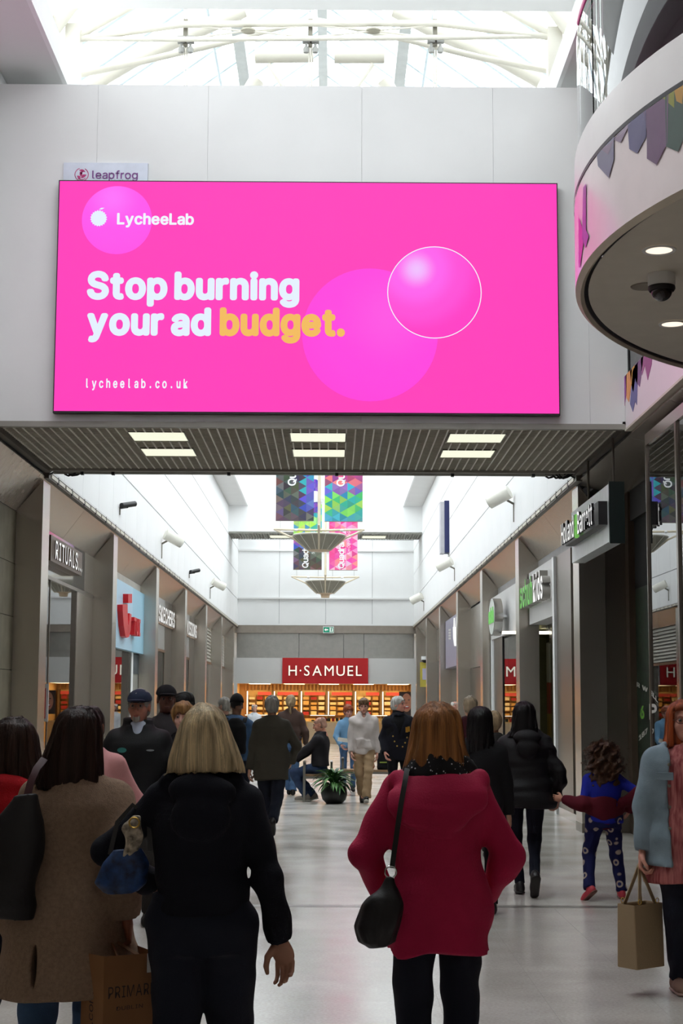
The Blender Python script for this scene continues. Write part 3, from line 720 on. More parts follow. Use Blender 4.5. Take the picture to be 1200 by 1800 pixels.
MB().box(XSL - .06, XSL + .005, b0 + .35, b0 + .42, 0, 2.6).build('mullion', M_white, o)
sg = front('pale_blue_sign', 'large pale blue shop sign with raised red smile emblem on the left', 'sign')
XQ = XSL + .10
MB().box(XSL, XQ, b0 - .1, 31.3, 2.62, 3.88).build('sign_board', mat('pale_blue', (178, 212, 232), rough=.45, var=.01), sg)
MB().box(XSL, XQ - .01, 31.3, b1 + .02, 2.62, 3.88).build('sign_board', mat('pale_blue_two', (158, 204, 226), rough=.45, var=.01), sg)
M_red = mat('sign_red', (206, 24, 34), rough=.4, var=.03)
def yz(px, py): p = at(px, py, X=XQ); return (p.y, p.z)
def stroke(pl, pr_, nm):
    for (a, b) in [(i, i + 1) for i in range(len(pl) - 1)]:
        pass
    MB().prism([yz(*p) for p in pl] + [yz(*p) for p in pr_[::-1]], 'x', XQ, XQ + .1).build(nm, M_red, sg)
stroke([(206, 1063), (206, 1074), (208, 1100), (211, 1118), (214, 1121)], [(215, 1062), (215, 1073), (215.5, 1090), (216, 1098), (217, 1100)], 'smile_stroke')
stroke([(214, 1121), (218, 1119), (220.5, 1106), (222, 1080)], [(216.4, 1099), (217, 1098), (218, 1090), (218.5, 1078)], 'smile_stroke')
stroke([(216, 1044), (216, 1060)], [(223, 1044), (223, 1060)], 'smile_dot')
a_ = yz(223.5, 1113); b_ = yz(235, 1113)
lettering('TUI', (XQ, a_[0] + .1, a_[1]), (0, 1, 0), (0, 0, 1), .30, M_red, sg, width=b_[0] - a_[0], depth=.12, bold=.03, gap=.10)
# bays 2 and 3, white lettering
for bi, txt, lb in ((2, 'SKECHERS', 'white raised capital letters on the grey fascia left, nearer of two such signs'), (3, 'VISIONS', 'white raised capital letters on the grey fascia left, farther of two such signs')):
    b0, b1 = PLY[bi] + .5, PLY[bi + 1]
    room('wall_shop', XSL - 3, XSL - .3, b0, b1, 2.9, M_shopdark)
    o = front('shopfront', 'grey panelled shop front with dark doorway under the %s white lettering on the left' % ('nearer', 'farther')[bi - 2])
    MB().box(XSL - .05, XSL, b0, b1 - 1.6, 2.85, 4.06).build('fascia_panel', mat('satin_fascia', (190, 190, 188), rough=.25, metal=.5), o)
    MB().box(XSL - .05, XSL + .005, b1 - 1.6, b1, 0, 4.06).build('steel_panel', M_steeld, o)
    MB().box(XSL - .08, XSL + .02, b0, b1 - 1.6, 2.8, 2.86).build('door_head', mat('bronze_head', (120, 92, 70), metal=.4), o)
    MB().box(XSL - .02, XSL - .01, b0, b1 - 1.6, .05, 2.8).build('pane', M_shop, o)
    MB().box(XSL - .04, XSL, b0 + 1.5, b0 + 1.58, 0, 2.8).build('mullion', M_chrome, o)
    MB().box(XSL - .3, XSL - .2, b0 + .1, b0 + .3, 0, 2.4).build('red_banner', mat('red_print', (186, 34, 40)), o)
    sg = front('lettered_sign', lb, 'sign')
    y0, y1 = (36.0, 39.8) if bi == 2 else (43.0, 46.3)
    MB().box(XSL, XSL + .05, y0, y1, 3.44, 3.84).build('backing_rail', mat('rail_peach', (196, 170, 150)), sg)
    lettering(txt, (XSL + .05, y0 + .1, 3.47), (0, 1, 0), (0, 0, 1), .36, M_lw, sg, width=y1 - y0 - .2, depth=.05, bold=.012, gap=.12, side=M_sideg)
for bi in (4, 5):
    b0, b1 = PLY[bi] + .5, PLY[bi + 1]
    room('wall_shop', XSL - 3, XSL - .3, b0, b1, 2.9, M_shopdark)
    o = front('shopfront', 'shop front with horizontal louvres above the doorway, %s' % ('nearer of the two on the left', 'last before the jeweller, left')[bi - 4])
    for k in range(10):
        z = 2.95 + k * .11
        MB().add([(XSL, b0, z), (XSL, b1, z), (XSL - .06, b1, z + .11), (XSL - .06, b0, z + .11), (XSL, b0, z + .012), (XSL, b1, z + .012), (XSL - .06, b1, z + .122), (XSL - .06, b0, z + .122)],
                 [(0, 1, 2, 3), (4, 5, 6, 7), (0, 1, 5, 4), (3, 2, 6, 7)]).build('louvre_slat', mat('louvre', (170, 166, 156), rough=.5), o)
    MB().box(XSL - .05, XSL + .01, b0, b1, 2.85, 2.93).build('door_head', mat('bronze_head', (120, 92, 70)), o)
    MB().box(XSL - .03, XSL - .01, b0, b1 - 1.0, 0, 2.85).build('pane', M_shop, o)
    MB().box(XSL - .05, XSL + .005, b1 - 1.0, b1, 0, 2.85).build('steel_panel', M_steel, o)

# ---------------------------------------------------------------- shops on the right
XSR = XR + DP; XK = 3.36
M_board = mat('sign_board_grey', (204, 202, 200), rough=.4, var=.015)
M_green = emat('lit_green', (128, 214, 110), .8)
# bay 0: green and white letters
o = front('shopfront', 'pale boxed shop front under the green and white lettering, right')
b0, b1 = PRY[0] + .5, PRY[1]
room('wall_shop', XSR + .3, XSR + 3, b0, b1, 3.0, M_shopdark)
MB().box(XK, XK + .3, 23.9, b1 - .12, 2.96, 3.84).build('sign_board', M_board, o)
MB().box(XK - .02, XK + .12, 23.74, 23.92, 0, 3.84).build('edge_frame', M_white, o)
MB().box(XSR, XSR + .05, b0, b1, 3.84, 4.06).build('header', mat('header_grey', (150, 148, 146)), o)
MB().box(XK + .3, XK + .34, 24, b1, 0, 2.96).build('pane', M_shop, o)
for y in (24.6, 25.2, 25.9): MB().box(XK + .26, XK + .36, y, y + .10, 0, 2.96).build('mullion', M_steeld, o)
MB().box(XK, XK + .12, b0, 23.74, 0, .12).build('base_rail', M_chrome, o)
MB().box(XK + .08, XK + .10, b0 + .02, 22.3, .12, 3.84).build('pane', M_shop, o)
MB().box(XK + .02, XK + .14, 22.3, 23.74, .12, 3.84).build('steel_panel', M_steeld, o)
MB().box(XK + .04, XK + .12, b0 + .6, b0 + .72, .12, 3.84).build('mullion', M_steeld, o)
sg = front('lettered_sign', 'green and white raised letters on the pale board, right side', 'sign')
XG = XK - .004
p0 = at(927, 1066, X=XG); p1 = at(967, 1049, X=XG)
span = p0.y - p1.y
lettering('schuh', (XG, p0.y, 3.26), (0, -1, 0), (0, 0, 1), .42, M_green, sg, width=span * .58, depth=.13, bold=.02, gap=.10, cap='h', side=M_sideg)
lettering('kids', (XG, p0.y - span * .62, 3.26), (0, -1, 0), (0, 0, 1), .42, M_lw, sg, width=span * .40, depth=.13, bold=.02, gap=.10, cap='h', side=M_sideg)
# bay 1: round sign
o = front('shopfront', 'pale shop front behind the round green lettered sign, right')
b0, b1 = PRY[1] + .5, PRY[2]
r = room('wall_shop', XSR + .3, XSR + 3, b0, b1, 3.0, mat('olive_wall', (150, 150, 110)))
MB().box(XSR - .4, XSR + 2, 29, 29.2, 2.9, 2.95).build('strip_lamp', emat('shop_lamp', (255, 244, 226), 2.0), r)
MB().box(XK, XK + .2, b0, b1 - .2, 2.95, 3.82).build('sign_board', M_board, o)
MB().box(XSR, XSR + .05, b0, b1, 3.82, 4.06).build('header', mat('header_grey', (150, 148, 146)), o)
MB().box(XK, XK + .1, b1 - .36, b1 - .2, 0, 2.95).build('edge_frame', M_white, o)
MB().box(XK + .04, XK + .08, 31.5, b1 - .36, 0, 2.95).build('steel_panel', M_steeld, o)
MB().box(XK + .05, XK + .07, b0, 31.5, .1, 2.9).build('pane', glass('green_glass', (.8, .86, .72), 1.0, .01, 1.6), o)
MB().box(XK + .03, XK + .09, 31.44, 31.52, 0, 2.95).build('mullion', M_black, o)
for nm, z0, z1, c in (('poster_white', 2.0, 2.7, (226, 224, 214)), ('poster_red', 1.45, 2.0, (206, 60, 34)), ('poster_yellow', .3, 1.45, (214, 168, 50))):
    MB().box(XK + .12, XK + .14, b0 + .3, b0 + 1.9, z0, z1).build(nm, mat(nm, c), o)
MB().box(XK + .12, XK + .14, 29.6, 30.4, .3, 1.7).build('poster_mint', mat('poster_mint', (186, 216, 200)), o)
sg = front('round_sign', 'round projecting sign with green lettering and steel rim, right', 'sign')
p = at(864, 1085, X=3.08); R_ = .36
MB().path([(3.08, p.y, p.z), (XK, p.y, p.z)], .05).build('arm', M_chrome, sg, True)
d_ = MB()
N = 40
cir = [(p.y + R_ * 1.6 * math.cos(2 * math.pi * k / N), p.z + R_ * math.sin(2 * math.pi * k / N)) for k in range(N)]
MB().prism(cir, 'x', 3.08, 3.24).build('rim', M_chrome, sg)
cir2 = [(p.y + (R_ * .93) * 1.6 * math.cos(2 * math.pi * k / N), p.z + R_ * .93 * math.sin(2 * math.pi * k / N)) for k in range(N)]
MB().prism(cir2, 'x', 3.074, 3.08).build('face', mat('disc_face', (206, 210, 204)), sg)
lettering('schuh', (3.07, p.y + .46, p.z - .1), (0, -1, 0), (0, 0, 1), .27, M_green, sg, width=.92, depth=.012, bold=.03, gap=.04, cap='h')
# bay 2 plain steel
o = front('shopfront', 'blank steel panelled shop front between the round sign and the violet sign, right')
b0, b1 = PRY[2] + .5, PRY[3]
MB().box(XSR - .02, XSR + .05, b0, b1, 2.5, 4.0).build('steel_panel', M_steel, o); MB().box(XSR - .02, XSR + .05, b0, b1, 0, 2.48).build('steel_panel', M_steeld, o)
MB().box(XSR - .03, XSR - .02, b0 + .3, b0 + .5, 1.5, 2.1).build('notice', M_white, o)
# bay 3 violet sign
o = front('shopfront', 'shop front below the violet grey sign with white figure, right')
b0, b1 = PRY[3] + .5, PRY[4]
MB().box(XSR, XSR + .05, b0, b1, 2.7, 4.06).build('fascia_panel', M_steel, o); MB().box(XSR, XSR + .05, b0, b1, 0, 2.7).build('pane_panel', mat('taupe_glass', (120, 110, 98), rough=.12), o)
sg = front('violet_sign', 'violet grey sign board with a tall white figure emblem, right side', 'sign')
MB().box(XK - .02, XSR, b0 + .1, b1 - .3, 2.62, 4.0).build('sign_board', mat('violet_grey', (142, 138, 158), rough=.4), sg)
XV = XK - .03
def vz(px, py): p = at(px, py, X=XV); return (p.y, p.z)
for poly in ([(795.5, 1102), (803, 1102), (803, 1124), (801, 1135), (798, 1136), (796, 1122)], [(796.5, 1102), (797, 1086), (798.5, 1086), (799, 1102)], [(800.5, 1102), (801, 1084), (802.5, 1084), (802, 1102)], [(800.5, 1136), (802, 1126), (804, 1126), (804, 1135)]):
    MB().prism([vz(*q_) for q_ in poly], 'x', XV, XV + .01).build('emblem', emat('lit_white', (250, 250, 248)), sg)
for k in range(4): MB().prism([vz(788, 1106 + k * 5), vz(792, 1105 + k * 5), vz(792, 1109 + k * 5), vz(788, 1109 + k * 5)], 'x', XV, XV + .01).build('small_mark', M_board, sg)
for bi in (4, 5):
    b0, b1 = PRY[bi] + .5, PRY[bi + 1]
    o = front('shopfront', 'dark shop front bay with steel header, %s' % ('second from the jeweller, right', 'last before the jeweller, right')[bi - 4])
    MB().box(XSR, XSR + .05, b0, b1, 3.0, 4.06).build('header', M_steeld, o); MB().box(XSR, XSR + .05, b0, b1, 0, 3.0).build('pane_panel', mat('black_glass', (34, 36, 40), rough=.1), o)
p = at(746, 1170, Y=56.0)
sg = front('hanging_sign', 'small yellow vertical hanging sign on the right near the jeweller', 'sign', (p.x, 56, p.z))
MB().box(-.16, .14, -.02, .02, -.75, .12).build('board', mat('sign_yellow', (206, 190, 80)), sg); MB().box(-.02, XR + DP - p.x, .0, .03, .04, .08).build('bracket', M_grid, sg); MB().box(-.08, .10, -.03, -.02, -.5, -.1).build('print', mat('print_lilac', (200, 196, 220)), sg)
e = front('dome_camera', 'white dome camera above the yellow hanging sign', 'camera', (p.x, 55.8, p.z + .2))
MB().box(0, XR + DP - p.x + .06, -.02, .02, .08, .12).build('bracket', M_grid, e); MB().lathe([(0, .12), (.13, .12), (.13, .0), (0, 0)], (0, 0, 0), 16).build('housing', M_white, e, True); MB().lathe([(.11 * math.cos(t), -.11 * math.sin(t)) for t in [k * math.pi / 16 for k in range(9)]], (0, 0, 0), 16).build('dome', M_black, e, True)

# nearest right shop: dark glass, projecting sign
XH = 3.84
o = front('shopfront', 'dark glazed shop front at the right edge with white window lettering')
MB().box(XSR, XH, 20.42, 20.6, 0, 4.36).build('steel_panel', M_steeld, o)
MB().box(XH - .03, XH + .05, 20.2, 20.42, 0, 4.36).build('door_frame', mat('warm_frame', (112, 98, 84), rough=.4, metal=.6), o)
MB().box(XH, XH + .06, 8, 20.2, 3.98, 4.4).build('header', M_shopdark, o)
MB().box(XH + .05, XH + .07, 19.12, 20.2, 0, 3.1).build('foliage_panel', mat('foliage_print', (10, 18, 12), rough=.5, col2=(34, 60, 40), vscale=14), o)
MB().box(XH + .05, XH + .07, 19.12, 20.2, 3.1, 3.98).build('dark_panel', M_dark, o)
XB = 3.26
MB().box(XH + .05, XH + .07, 12, 19.12, 0, 3.98).build('dark_panel', M_dark, o)
MB().box(XB, XB + .015, 14.80, 16.14, .1, 4.30).build('pane', glass('dark_shop_glass', (.25, .3, .3), 1.0, .005, 2.3), o)
MB().box(XB, XB + .015, 11.0, 14.70, .1, 4.30).build('pane', glass('dark_shop_glass', (.25, .3, .3)), o)
for y in (14.70, 16.14): MB().box(XB - .02, XB + .05, y, y + .07 if y < 16 else y + .03, 0, 4.30).build('mullion', M_steeld, o)
MB().box(XB - .02, XB + .06, 11.0, 16.17, 4.30, 4.42).build('head_rail', M_steel, o)
MB().box(XB + .02, XH, 16.14, 16.17, 0, 4.30).build('return_pane', glass('dark_shop_glass', (.25, .3, .3)), o)
MB().box(XH - .02, XH + .05, 16.2, 20.2, 0, .1).build('base_rail', M_steeld, o)
room('wall_shop', XH + .4, XH + 4, 12, 20.2, 4.0, M_shopdark)
M_wp = mat('window_white', (196, 196, 188), rough=.6); M_gp = mat('window_green', (96, 160, 40), rough=.6)
def wl_(t, px, py, hpx, wpx, m, rot=0.0, b=.03):
    xp_ = XB - .004 if px >= 1140 else XH - .004; p = at(px, py, X=xp_); s_ = hpx / 2770 * p.y
    up = Vector((0, math.sin(rot), math.cos(rot))); rt = Vector((0, -math.cos(rot), math.sin(rot)))
    p2 = at(px + wpx, py, X=xp_)
    return lettering(t, p, rt, up, s_, m, o, width=max(.02, p.y - p2.y), bold=b, single=len(t) > 1, name='window_lettering')
wl_('R W', 1119, 1206, 7, 19, M_wp, -.12); wl_('ELL', 1143, 1219, 7, 13, M_wp, -.25); wl_('B', 1141, 1264, 25, 14, M_wp); wl_('6', 1125, 1262, 20, 7, M_gp); wl_('187', 1123, 1302, 8, 16, M_wp, .2); wl_('0', 1144, 1292, 7, 5, M_wp, .25)
sg = front('projecting_sign', 'white and black hanging box sign with lit lettering by the right pillar', 'sign')
XS_ = 3.03
MB().box(XS_, XS_ + .16, 17.15, 19.85, 3.40, 4.04).build('sign_box', mat('sign_sheen', (222, 228, 230), rough=.3), sg)
MB().box(XS_ - .004, XS_ + .165, 17.11, 17.15, 3.38, 4.06).build('dark_end', mat('sign_green_black', (10, 26, 24), rough=.4), sg)
MB().box(XS_ - .10, XS_, 17.25, 19.72, 3.60, 3.86).build('letter_box', M_black, sg)
XT = XS_ - .13
lettering('Holland', (XT, 19.68, 3.615), (0, -1, 0), (0, 0, 1), .25, M_lw, sg, width=1.02, depth=.03, bold=.01, gap=.10, cap='l', side=M_black)
lettering('&', (XT, 18.62, 3.60), (0, -1, 0), (0, 0, 1), .25, emat('lit_leaf', (120, 190, 90), .8), sg, width=.2, depth=.03, bold=.03)
lettering('Barrett', (XT, 18.38, 3.615), (0, -1, 0), (0, 0, 1), .25, M_lw, sg, width=1.05, depth=.03, bold=.01, gap=.10, cap='l', side=M_black)
for y in (19.0, 17.3): MB().tube((XS_ + .08, y, 4.04), (XS_ + .08, y, 4.58), .014).build('rod', M_trim, sg)

# ---------------------------------------------------------------- jeweller at the end
M_wood = mat('shop_wood', (222, 178, 116), rough=.5, var=.12, vscale=5, stretch=(8, 8, .6))
M_gold = mat('warm_shelf', (236, 200, 132), rough=.5)
jf = struct(empty('wall_jeweller'))
for a, b in ((XL, -1.3), (-1.3, .45), (.45, 1.25), (1.25, XR)):
    MB().box(a + .01, b - .01, YE - .1, YE + .1, 3.3, 4.30).build('steel_panel', mat('pale_steel', (176, 174, 168), rough=.3, metal=.6, var=.06), jf)
MB().box(XL - .1, XR + .1, YE + 4.2, YE + 4.4, 0, 3.3).build('back_panel', M_wood, jf)
MB().box(XL - .3, XL - .1, YE, YE + 4.4, 0, 3.3).build('side_panel', M_wood, jf); MB().box(XR + .1, XR + .3, YE, YE + 4.4, 0, 3.3).build('side_panel', M_wood, jf)
MB().box(XL - .1, XR + .1, YE, YE + 4.4, 2.36, 2.5).build('ceiling_panel', mat('shop_ceiling', (226, 210, 180)), jf)
for k in range(5): MB().box(XL + .4 + k * 1.4, XL + 1.2 + k * 1.4, YE + 1.2, YE + 3.2, 2.34, 2.358).build('strip_lamp', emat('jeweller_lamp', (255, 224, 164), 6.5), jf)
for k in range(46):
    MB().box(XL + .1 + k * .15, XL + .17 + k * .15, YE + 4.1, YE + 4.2, 2.08, 2.36).build('wood_slat', M_wood, jf)
fa2 = front('shop_fascia', 'plain white fascia box across the jeweller shop front at the end', 'fascia')
MB().box(-3.86, -1.93, 61.5, YE - .1, 2.33, 3.32).build('panel', M_whited, fa2); MB().box(1.41, 3.33, 61.5, YE - .1, 2.33, 3.32).build('panel', M_whited, fa2)
MB().box(-1.93, 1.41, 61.6, YE - .1, 2.33, 3.30).build('panel', M_whited, fa2)
MB().box(3.08, 3.3, 61.5, YE - .1, 0, 2.33).build('upright', M_whited, fa2); MB().box(-3.84, -3.68, 61.5, YE - .1, 0, 2.33).build('upright', M_whited, fa2)
rs = front('red_sign', 'red rectangular shop sign with white capitals at the end of the mall', 'sign')
MB().box(-1.925, 1.40, 61.42, 61.495, 2.335, 3.325).build('board', mat('shop_red', (206, 22, 28), rough=.5, var=.02), rs)
a_ = at(507, 1187.5, Y=61.4); b_ = at(635.5, 1187.5, Y=61.4)
lettering('H\u00b7SAMUEL', (a_.x, 61.42, a_.z), (1, 0, 0), (0, 0, 1), .385, emat('lit_cream', (255, 250, 232), 1.1), rs, width=b_.x - a_.x, depth=.05, bold=0.0, gap=.2, font=False, side=M_side)
ex = front('exit_sign', 'green and white exit sign with arrow hanging above the red sign', 'sign')
p = at(577, 1107, Y=61.3)
MB().box(p.x - .21, p.x + .21, 61.3, 61.36, p.z - .13, p.z + .13).build('case', M_white, ex)
MB().box(p.x - .19, p.x + .19, 61.294, 61.3, p.z - .10, p.z + .10).build('green_face', emat('exit_green', (20, 150, 116), .9), ex)
MB().prism([(p.x - .16, p.z), (p.x - .09, p.z + .06), (p.x - .09, p.z + .022), (p.x - .01, p.z + .022), (p.x - .01, p.z - .022), (p.x - .09, p.z - .022), (p.x - .09, p.z - .06)], 'y', 61.288, 61.294).build('arrow', M_lw, ex)
MB().box(p.x + .05, p.x + .09, 61.288, 61.294, p.z - .085, p.z + .085).build('door_symbol', M_lw, ex); MB().prism([(p.x + .11, p.z - .08), (p.x + .14, p.z), (p.x + .12, p.z + .07), (p.x + .15, p.z + .08), (p.x + .17, p.z), (p.x + .165, p.z - .08)], 'y', 61.288, 61.294).build('figure_symbol', M_lw, ex)
MB().box(p.x - .15, p.x - .13, 61.32, YE - .22, p.z + .12, p.z + .15).build('hanger', M_black, ex); MB().box(p.x + .13, p.x + .15, 61.32, YE - .22, p.z + .12, p.z + .15).build('hanger', M_black, ex)
# display cabinets
M_head = mat('header_red', (222, 84, 84), rough=.5); M_strip = emat('strip_white', (255, 246, 226), 2.2)
boxm = [mat('box_cream', (236, 206, 150)), mat('box_gold', (214, 166, 96)), mat('box_pale', (244, 224, 184)), mat('box_red', (176, 40, 40))]
YC = YE + 3.7
for i in range(6):
    px = (435, 482.5, 530, 577.5, 625, 673)[i]
    x0 = at(px, 1230, Y=YC).x
    cab = front('display_cabinet', 'lit wooden jewellery display cabinet with a red header strip, %s from the left' % ('first', 'second', 'third', 'fourth', 'fifth', 'sixth')[i], 'cabinet', (x0, YC, 0)); cab['group'] = 'jewellery cabinets along the back wall'
    w_ = 1.0
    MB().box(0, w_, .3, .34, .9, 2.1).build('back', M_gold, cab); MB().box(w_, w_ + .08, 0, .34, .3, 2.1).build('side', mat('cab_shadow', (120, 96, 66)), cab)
    MB().box(-.03, .01, -.02, .02, 1.12, 2.06).build('light_strip', M_strip, cab)
    MB().box(.12 if i not in (0, 4) else .42, w_ - .03, -.01, .01, 1.9, 2.03).build('header', M_head, cab)
    MB().box(0, w_ + .08, 0, .4, .3, .95).build('base', M_wood, cab)
    for r_ in range(4): MB().box(0.02, w_, .06, .3, 1.08 + r_ * .21, 1.09 + r_ * .21).build('shelf', mat('shelf_line', (150, 110, 66)), cab)
    for c_i in range(3): MB().box(.02 + c_i * .32, .035 + c_i * .32, .06, .3, .95, 1.9).build('divider', mat('shelf_line', (150, 110, 66)), cab)
    protos = {}
    for r_ in range(4):
        for c_i in range(3):
            k = 3 if random.random() < .10 else random.randrange(3)
            if k not in protos: protos[k] = MB().box(0, .24, 0, .1, 0, .13).build('jewel_box', boxm[k], cab); ob = protos[k]
            else: ob = protos[k].copy(); COL.objects.link(ob); ob.parent = cab
            ob.location = (.06 + c_i * .32, .1, 1.09 + r_ * .21 if r_ else 1.09); ob.scale = (1, 1, random.uniform(.6, 1.25))
for i, (xa, xb, m_) in enumerate(((XL + .2, -.96, M_wood), (-.95, 1.44, mat('counter_front', (222, 196, 160), rough=.4)), (1.45, XR - .1, M_wood))):
    co = front('shop_counter', ('wooden jewellery counter at the left of the end shop', 'pale counter with glass display top in the middle of the end shop', 'wooden jewellery counter at the right of the end shop')[i], 'counter', (0, YE + .6, 0))
    MB().box(xa, xb, 0, .6, 0, .82).build('body', m_, co); MB().box(xa, xb, -.02, .62, .82, .87).build('top', M_gold, co)
    MB().box(xa + .05, xb - .05, .03, .04, .87, 1.12).build('glass_front', glass('case_glass', (.92, .92, .9), 1, .01, 1.4), co)
    MB().box(xa + .05, xb - .05, .03, .58, 1.12, 1.135).build('glass_lid', glass('case_glass'), co)
    MB().box(xa + .1, xa + (xb - xa) * .45, .06, .1, 1.09, 1.115).build('lamp', M_strip, co)
    protos = None
    for k in range(int((xb - xa - .3) / .16)):
        ob = MB().box(0, .11, 0, .2, 0, random.uniform(.04, .15)).build('tray', boxm[random.choice((0, 1, 2, 1, 3))] if (i != 1 or random.random() < .3) else mat('tray_dark', (50, 56, 44)), co); ob.location = (xa + .15 + k * .16, .2, .87)
po = front('face_poster', 'poster of a smiling face on the right side of the end shop', 'poster', (at(713, 1235, Y=61.9).x, 61.95, at(713, 1235, Y=61.9).z))
MB().box(-.26, .24, 0, .02, -.5, .42).build('panel', mat('poster_dark', (60, 44, 42)), po)
def ell(nm, cx, cz, rx, rz, m, d):
    MB().prism([(cx + rx * math.cos(k * math.pi / 10), cz + rz * math.sin(k * math.pi / 10)) for k in range(20)], 'y', -d - .002, -d).build(nm, m, po)
ell('printed_face', .03, .0, .2, .36, mat('print_skin', (190, 130, 104), var=.08), .002); ell('printed_mouth', .03, -.17, .11, .06, mat('print_lips', (170, 50, 60)), .004); ell('printed_teeth', .03, -.155, .085, .028, M_white, .006)
for sx in (-.05, .12): ell('printed_eye', sx, .1, .04, .018, M_black, .004)
ell('printed_nose', .03, -.02, .035, .03, mat('print_shadow', (150, 96, 78)), .004)

# ---------------------------------------------------------------- banners and lamps hanging in the mall
def lerp(a, b, t): return tuple(a[i] + (b[i] - a[i]) * t for i in range(3))
def banner(name, label, x0, x1, z0, z1, y, pal, text, seed, rot=0.0):
    rnd = random.Random(seed); e = tag(empty(name, ((x0 + x1) / 2, y, z0), rot), label, 'banner'); W_ = x1 - x0; H_ = z1 - z0
    cols = 5; cw = W_ / cols; th = cw * 1.15; vs = []; fs = []; fc = []
    for c in range(cols):
        xa, xb = -W_ / 2 + c * cw, -W_ / 2 + (c + 1) * cw; k = 0; z = -th
        off = 0 if c % 2 == 0 else th / 2
        n = int(H_ / th) + 3
        for k in range(n):
            za = -th + off + k * th
            for tri in (((xa, za), (xb, za + th / 2), (xa, za + th)), ((xb, za + th / 2), (xb, za + th * 1.5), (xa, za + th))):
                P = [(px, min(max(pz, 0), H_)) for px, pz in tri]
                if max(p_[1] for p_ in P) - min(p_[1] for p_ in P) < 1e-4: continue
                b_ = len(vs); vs += [(px, 0, pz) for px, pz in P]; fs.append((b_, b_ + 1, b_ + 2))
                cz = sum(p_[1] for p_ in P) / 3; cx = (sum(p_[0] for p_ in P) / 3 + W_ / 2) / W_
                fc.append(pal(cx, cz, rnd))
    me = bpy.data.meshes.new('cloth'); me.from_pydata(vs, [], fs)
    at_ = me.color_attributes.new('print', 'FLOAT_COLOR', 'CORNER')
    for p_ in me.polygons:
        for li in p_.loop_indices: at_.data[li].color = (*lin(fc[p_.index]), 1)
    if 'banner_cloth' not in MATS:
        m = bpy.data.materials.new('banner_cloth'); m.use_nodes = True; nt = m.node_tree; b = nt.nodes['Principled BSDF']; b.inputs['Roughness'].default_value = .7
        a = nt.nodes.new('ShaderNodeAttribute'); a.attribute_name = 'print'; nt.links.new(a.outputs['Color'], b.inputs['Base Color']); MATS['banner_cloth'] = m
    me.materials.append(MATS['banner_cloth']); link('cloth', me, e)
    MB().box(-W_ / 2, W_ / 2, .004, .012, 0, H_).build('backing', mat('banner_back', (120, 110, 120)), e)
    if text:
        lettering(text[0], (W_ * .02, -.004, .78 if text[2] else .05), (0, 0, 1), (-1, 0, 0), .17, M_bw, e, single=True, name='wordmark', bold=.02, gap=.06)
        lettering(text[1], (W_ * .24, -.004, (.78 if text[2] else .05) + .42), (0, 0, 1), (-1, 0, 0), .08, M_bw, e, single=True, name='wordmark', gap=.2)
    MB().tube((-W_ / 2, .008, 0), (W_ / 2, .008, 0), .010).build('hem_rod', M_grid, e); MB().tube((-W_ / 2, .008, H_), (W_ / 2, .008, H_), .012).build('top_rod', M_grid, e)
    for sx in (-.38, .38): MB().tube((sx * W_, .008, 0), (sx * W_, .008, -.26), .004, 5).build('stay', M_grid, e)
    for sx in (-.38, .38): MB().tube((sx * W_, .008, H_), (sx * W_, .008, H_ + (9.12 - z1 if text else 4.3)), .005, 5).build('stay', M_grid, e)
    return e
M_bw = mat('banner_white', (244, 244, 246), rough=.6, var=.01)
J = lambda c, r, a=18: tuple(min(255, max(0, v + r.uniform(-a, a))) for v in c)
def pal_dark(cx, cz, r): return J(r.choice([(78, 84, 180), (84, 110, 190), (60, 150, 180), (110, 90, 190)]) if cx > .68 and cz > .2 else r.choice([(78, 70, 70), (96, 82, 78), (70, 78, 86), (110, 96, 110), (60, 58, 62)]) if cz < 1.25 or cx < .5 else (120, 80, 160), r)
def pal_green(cx, cz, r):
    if cz < .15: return J(r.choice([(60, 150, 170), (70, 170, 150), (80, 170, 190)]), r)
    if cz < .62: return J(r.choice([(70, 176, 120), (60, 170, 150), (130, 205, 96), (160, 214, 100), (56, 150, 170)]), r)
    if cz < .85: return J(r.choice([(120, 110, 190), (70, 160, 190), (140, 90, 160), (150, 100, 170)]), r)
    return J(r.choice([(186, 60, 130), (160, 60, 120), (214, 80, 140), (232, 120, 130), (120, 70, 140)]), r)
def pal_pink(cx, cz, r): return J(r.choice([(240, 90, 160), (232, 60, 140), (246, 150, 190), (244, 190, 210), (240, 140, 150), (236, 80, 160)]), r, 12)
def pal_mix(cx, cz, r): return J(r.choice([(84, 74, 74), (104, 88, 82), (70, 68, 72), (120, 104, 112)]) if cz < .62 else (r.choice([(120, 70, 150), (70, 100, 190), (160, 90, 160)]) if cz < 1.0 else r.choice([(70, 150, 180), (60, 170, 160), (170, 215, 90), (150, 206, 120)])), r)
def pal_violet(cx, cz, r): return J(r.choice([(110, 70, 170), (130, 90, 190), (90, 80, 180)]), r)
banner('hanging_banner', 'front hanging banner with dark brown and blue triangles, left of the pole', -1.26, -.42, 5.61, 9.0, 34.6, pal_dark, ('Quadrant', 'SHOPPING', True), 3)
banner('hanging_banner', 'front hanging banner with green, teal and magenta triangles, right of the pole', -.18, .66, 5.60, 9.0, 34.6, pal_green, ('Quadrant', 'SHOPPING', True), 5)
banner('hanging_banner', 'rear hanging banner with lime, blue and brown triangles, left', -1.16, -.32, 5.52, 8.9, 46.5, pal_mix, ('Quadrant', 'SHOPPING', False), 8)
banner('hanging_banner', 'rear hanging banner with pink triangles, right', -.10, .74, 5.51, 8.9, 46.5, pal_pink, ('Quadrant', 'SHOPPING', False), 9)
vb = banner('hanging_banner', 'violet banner with a big white letter behind the front left banner', -.85, -.32, 6.20, 9.0, 38.0, pal_violet, None, 11)
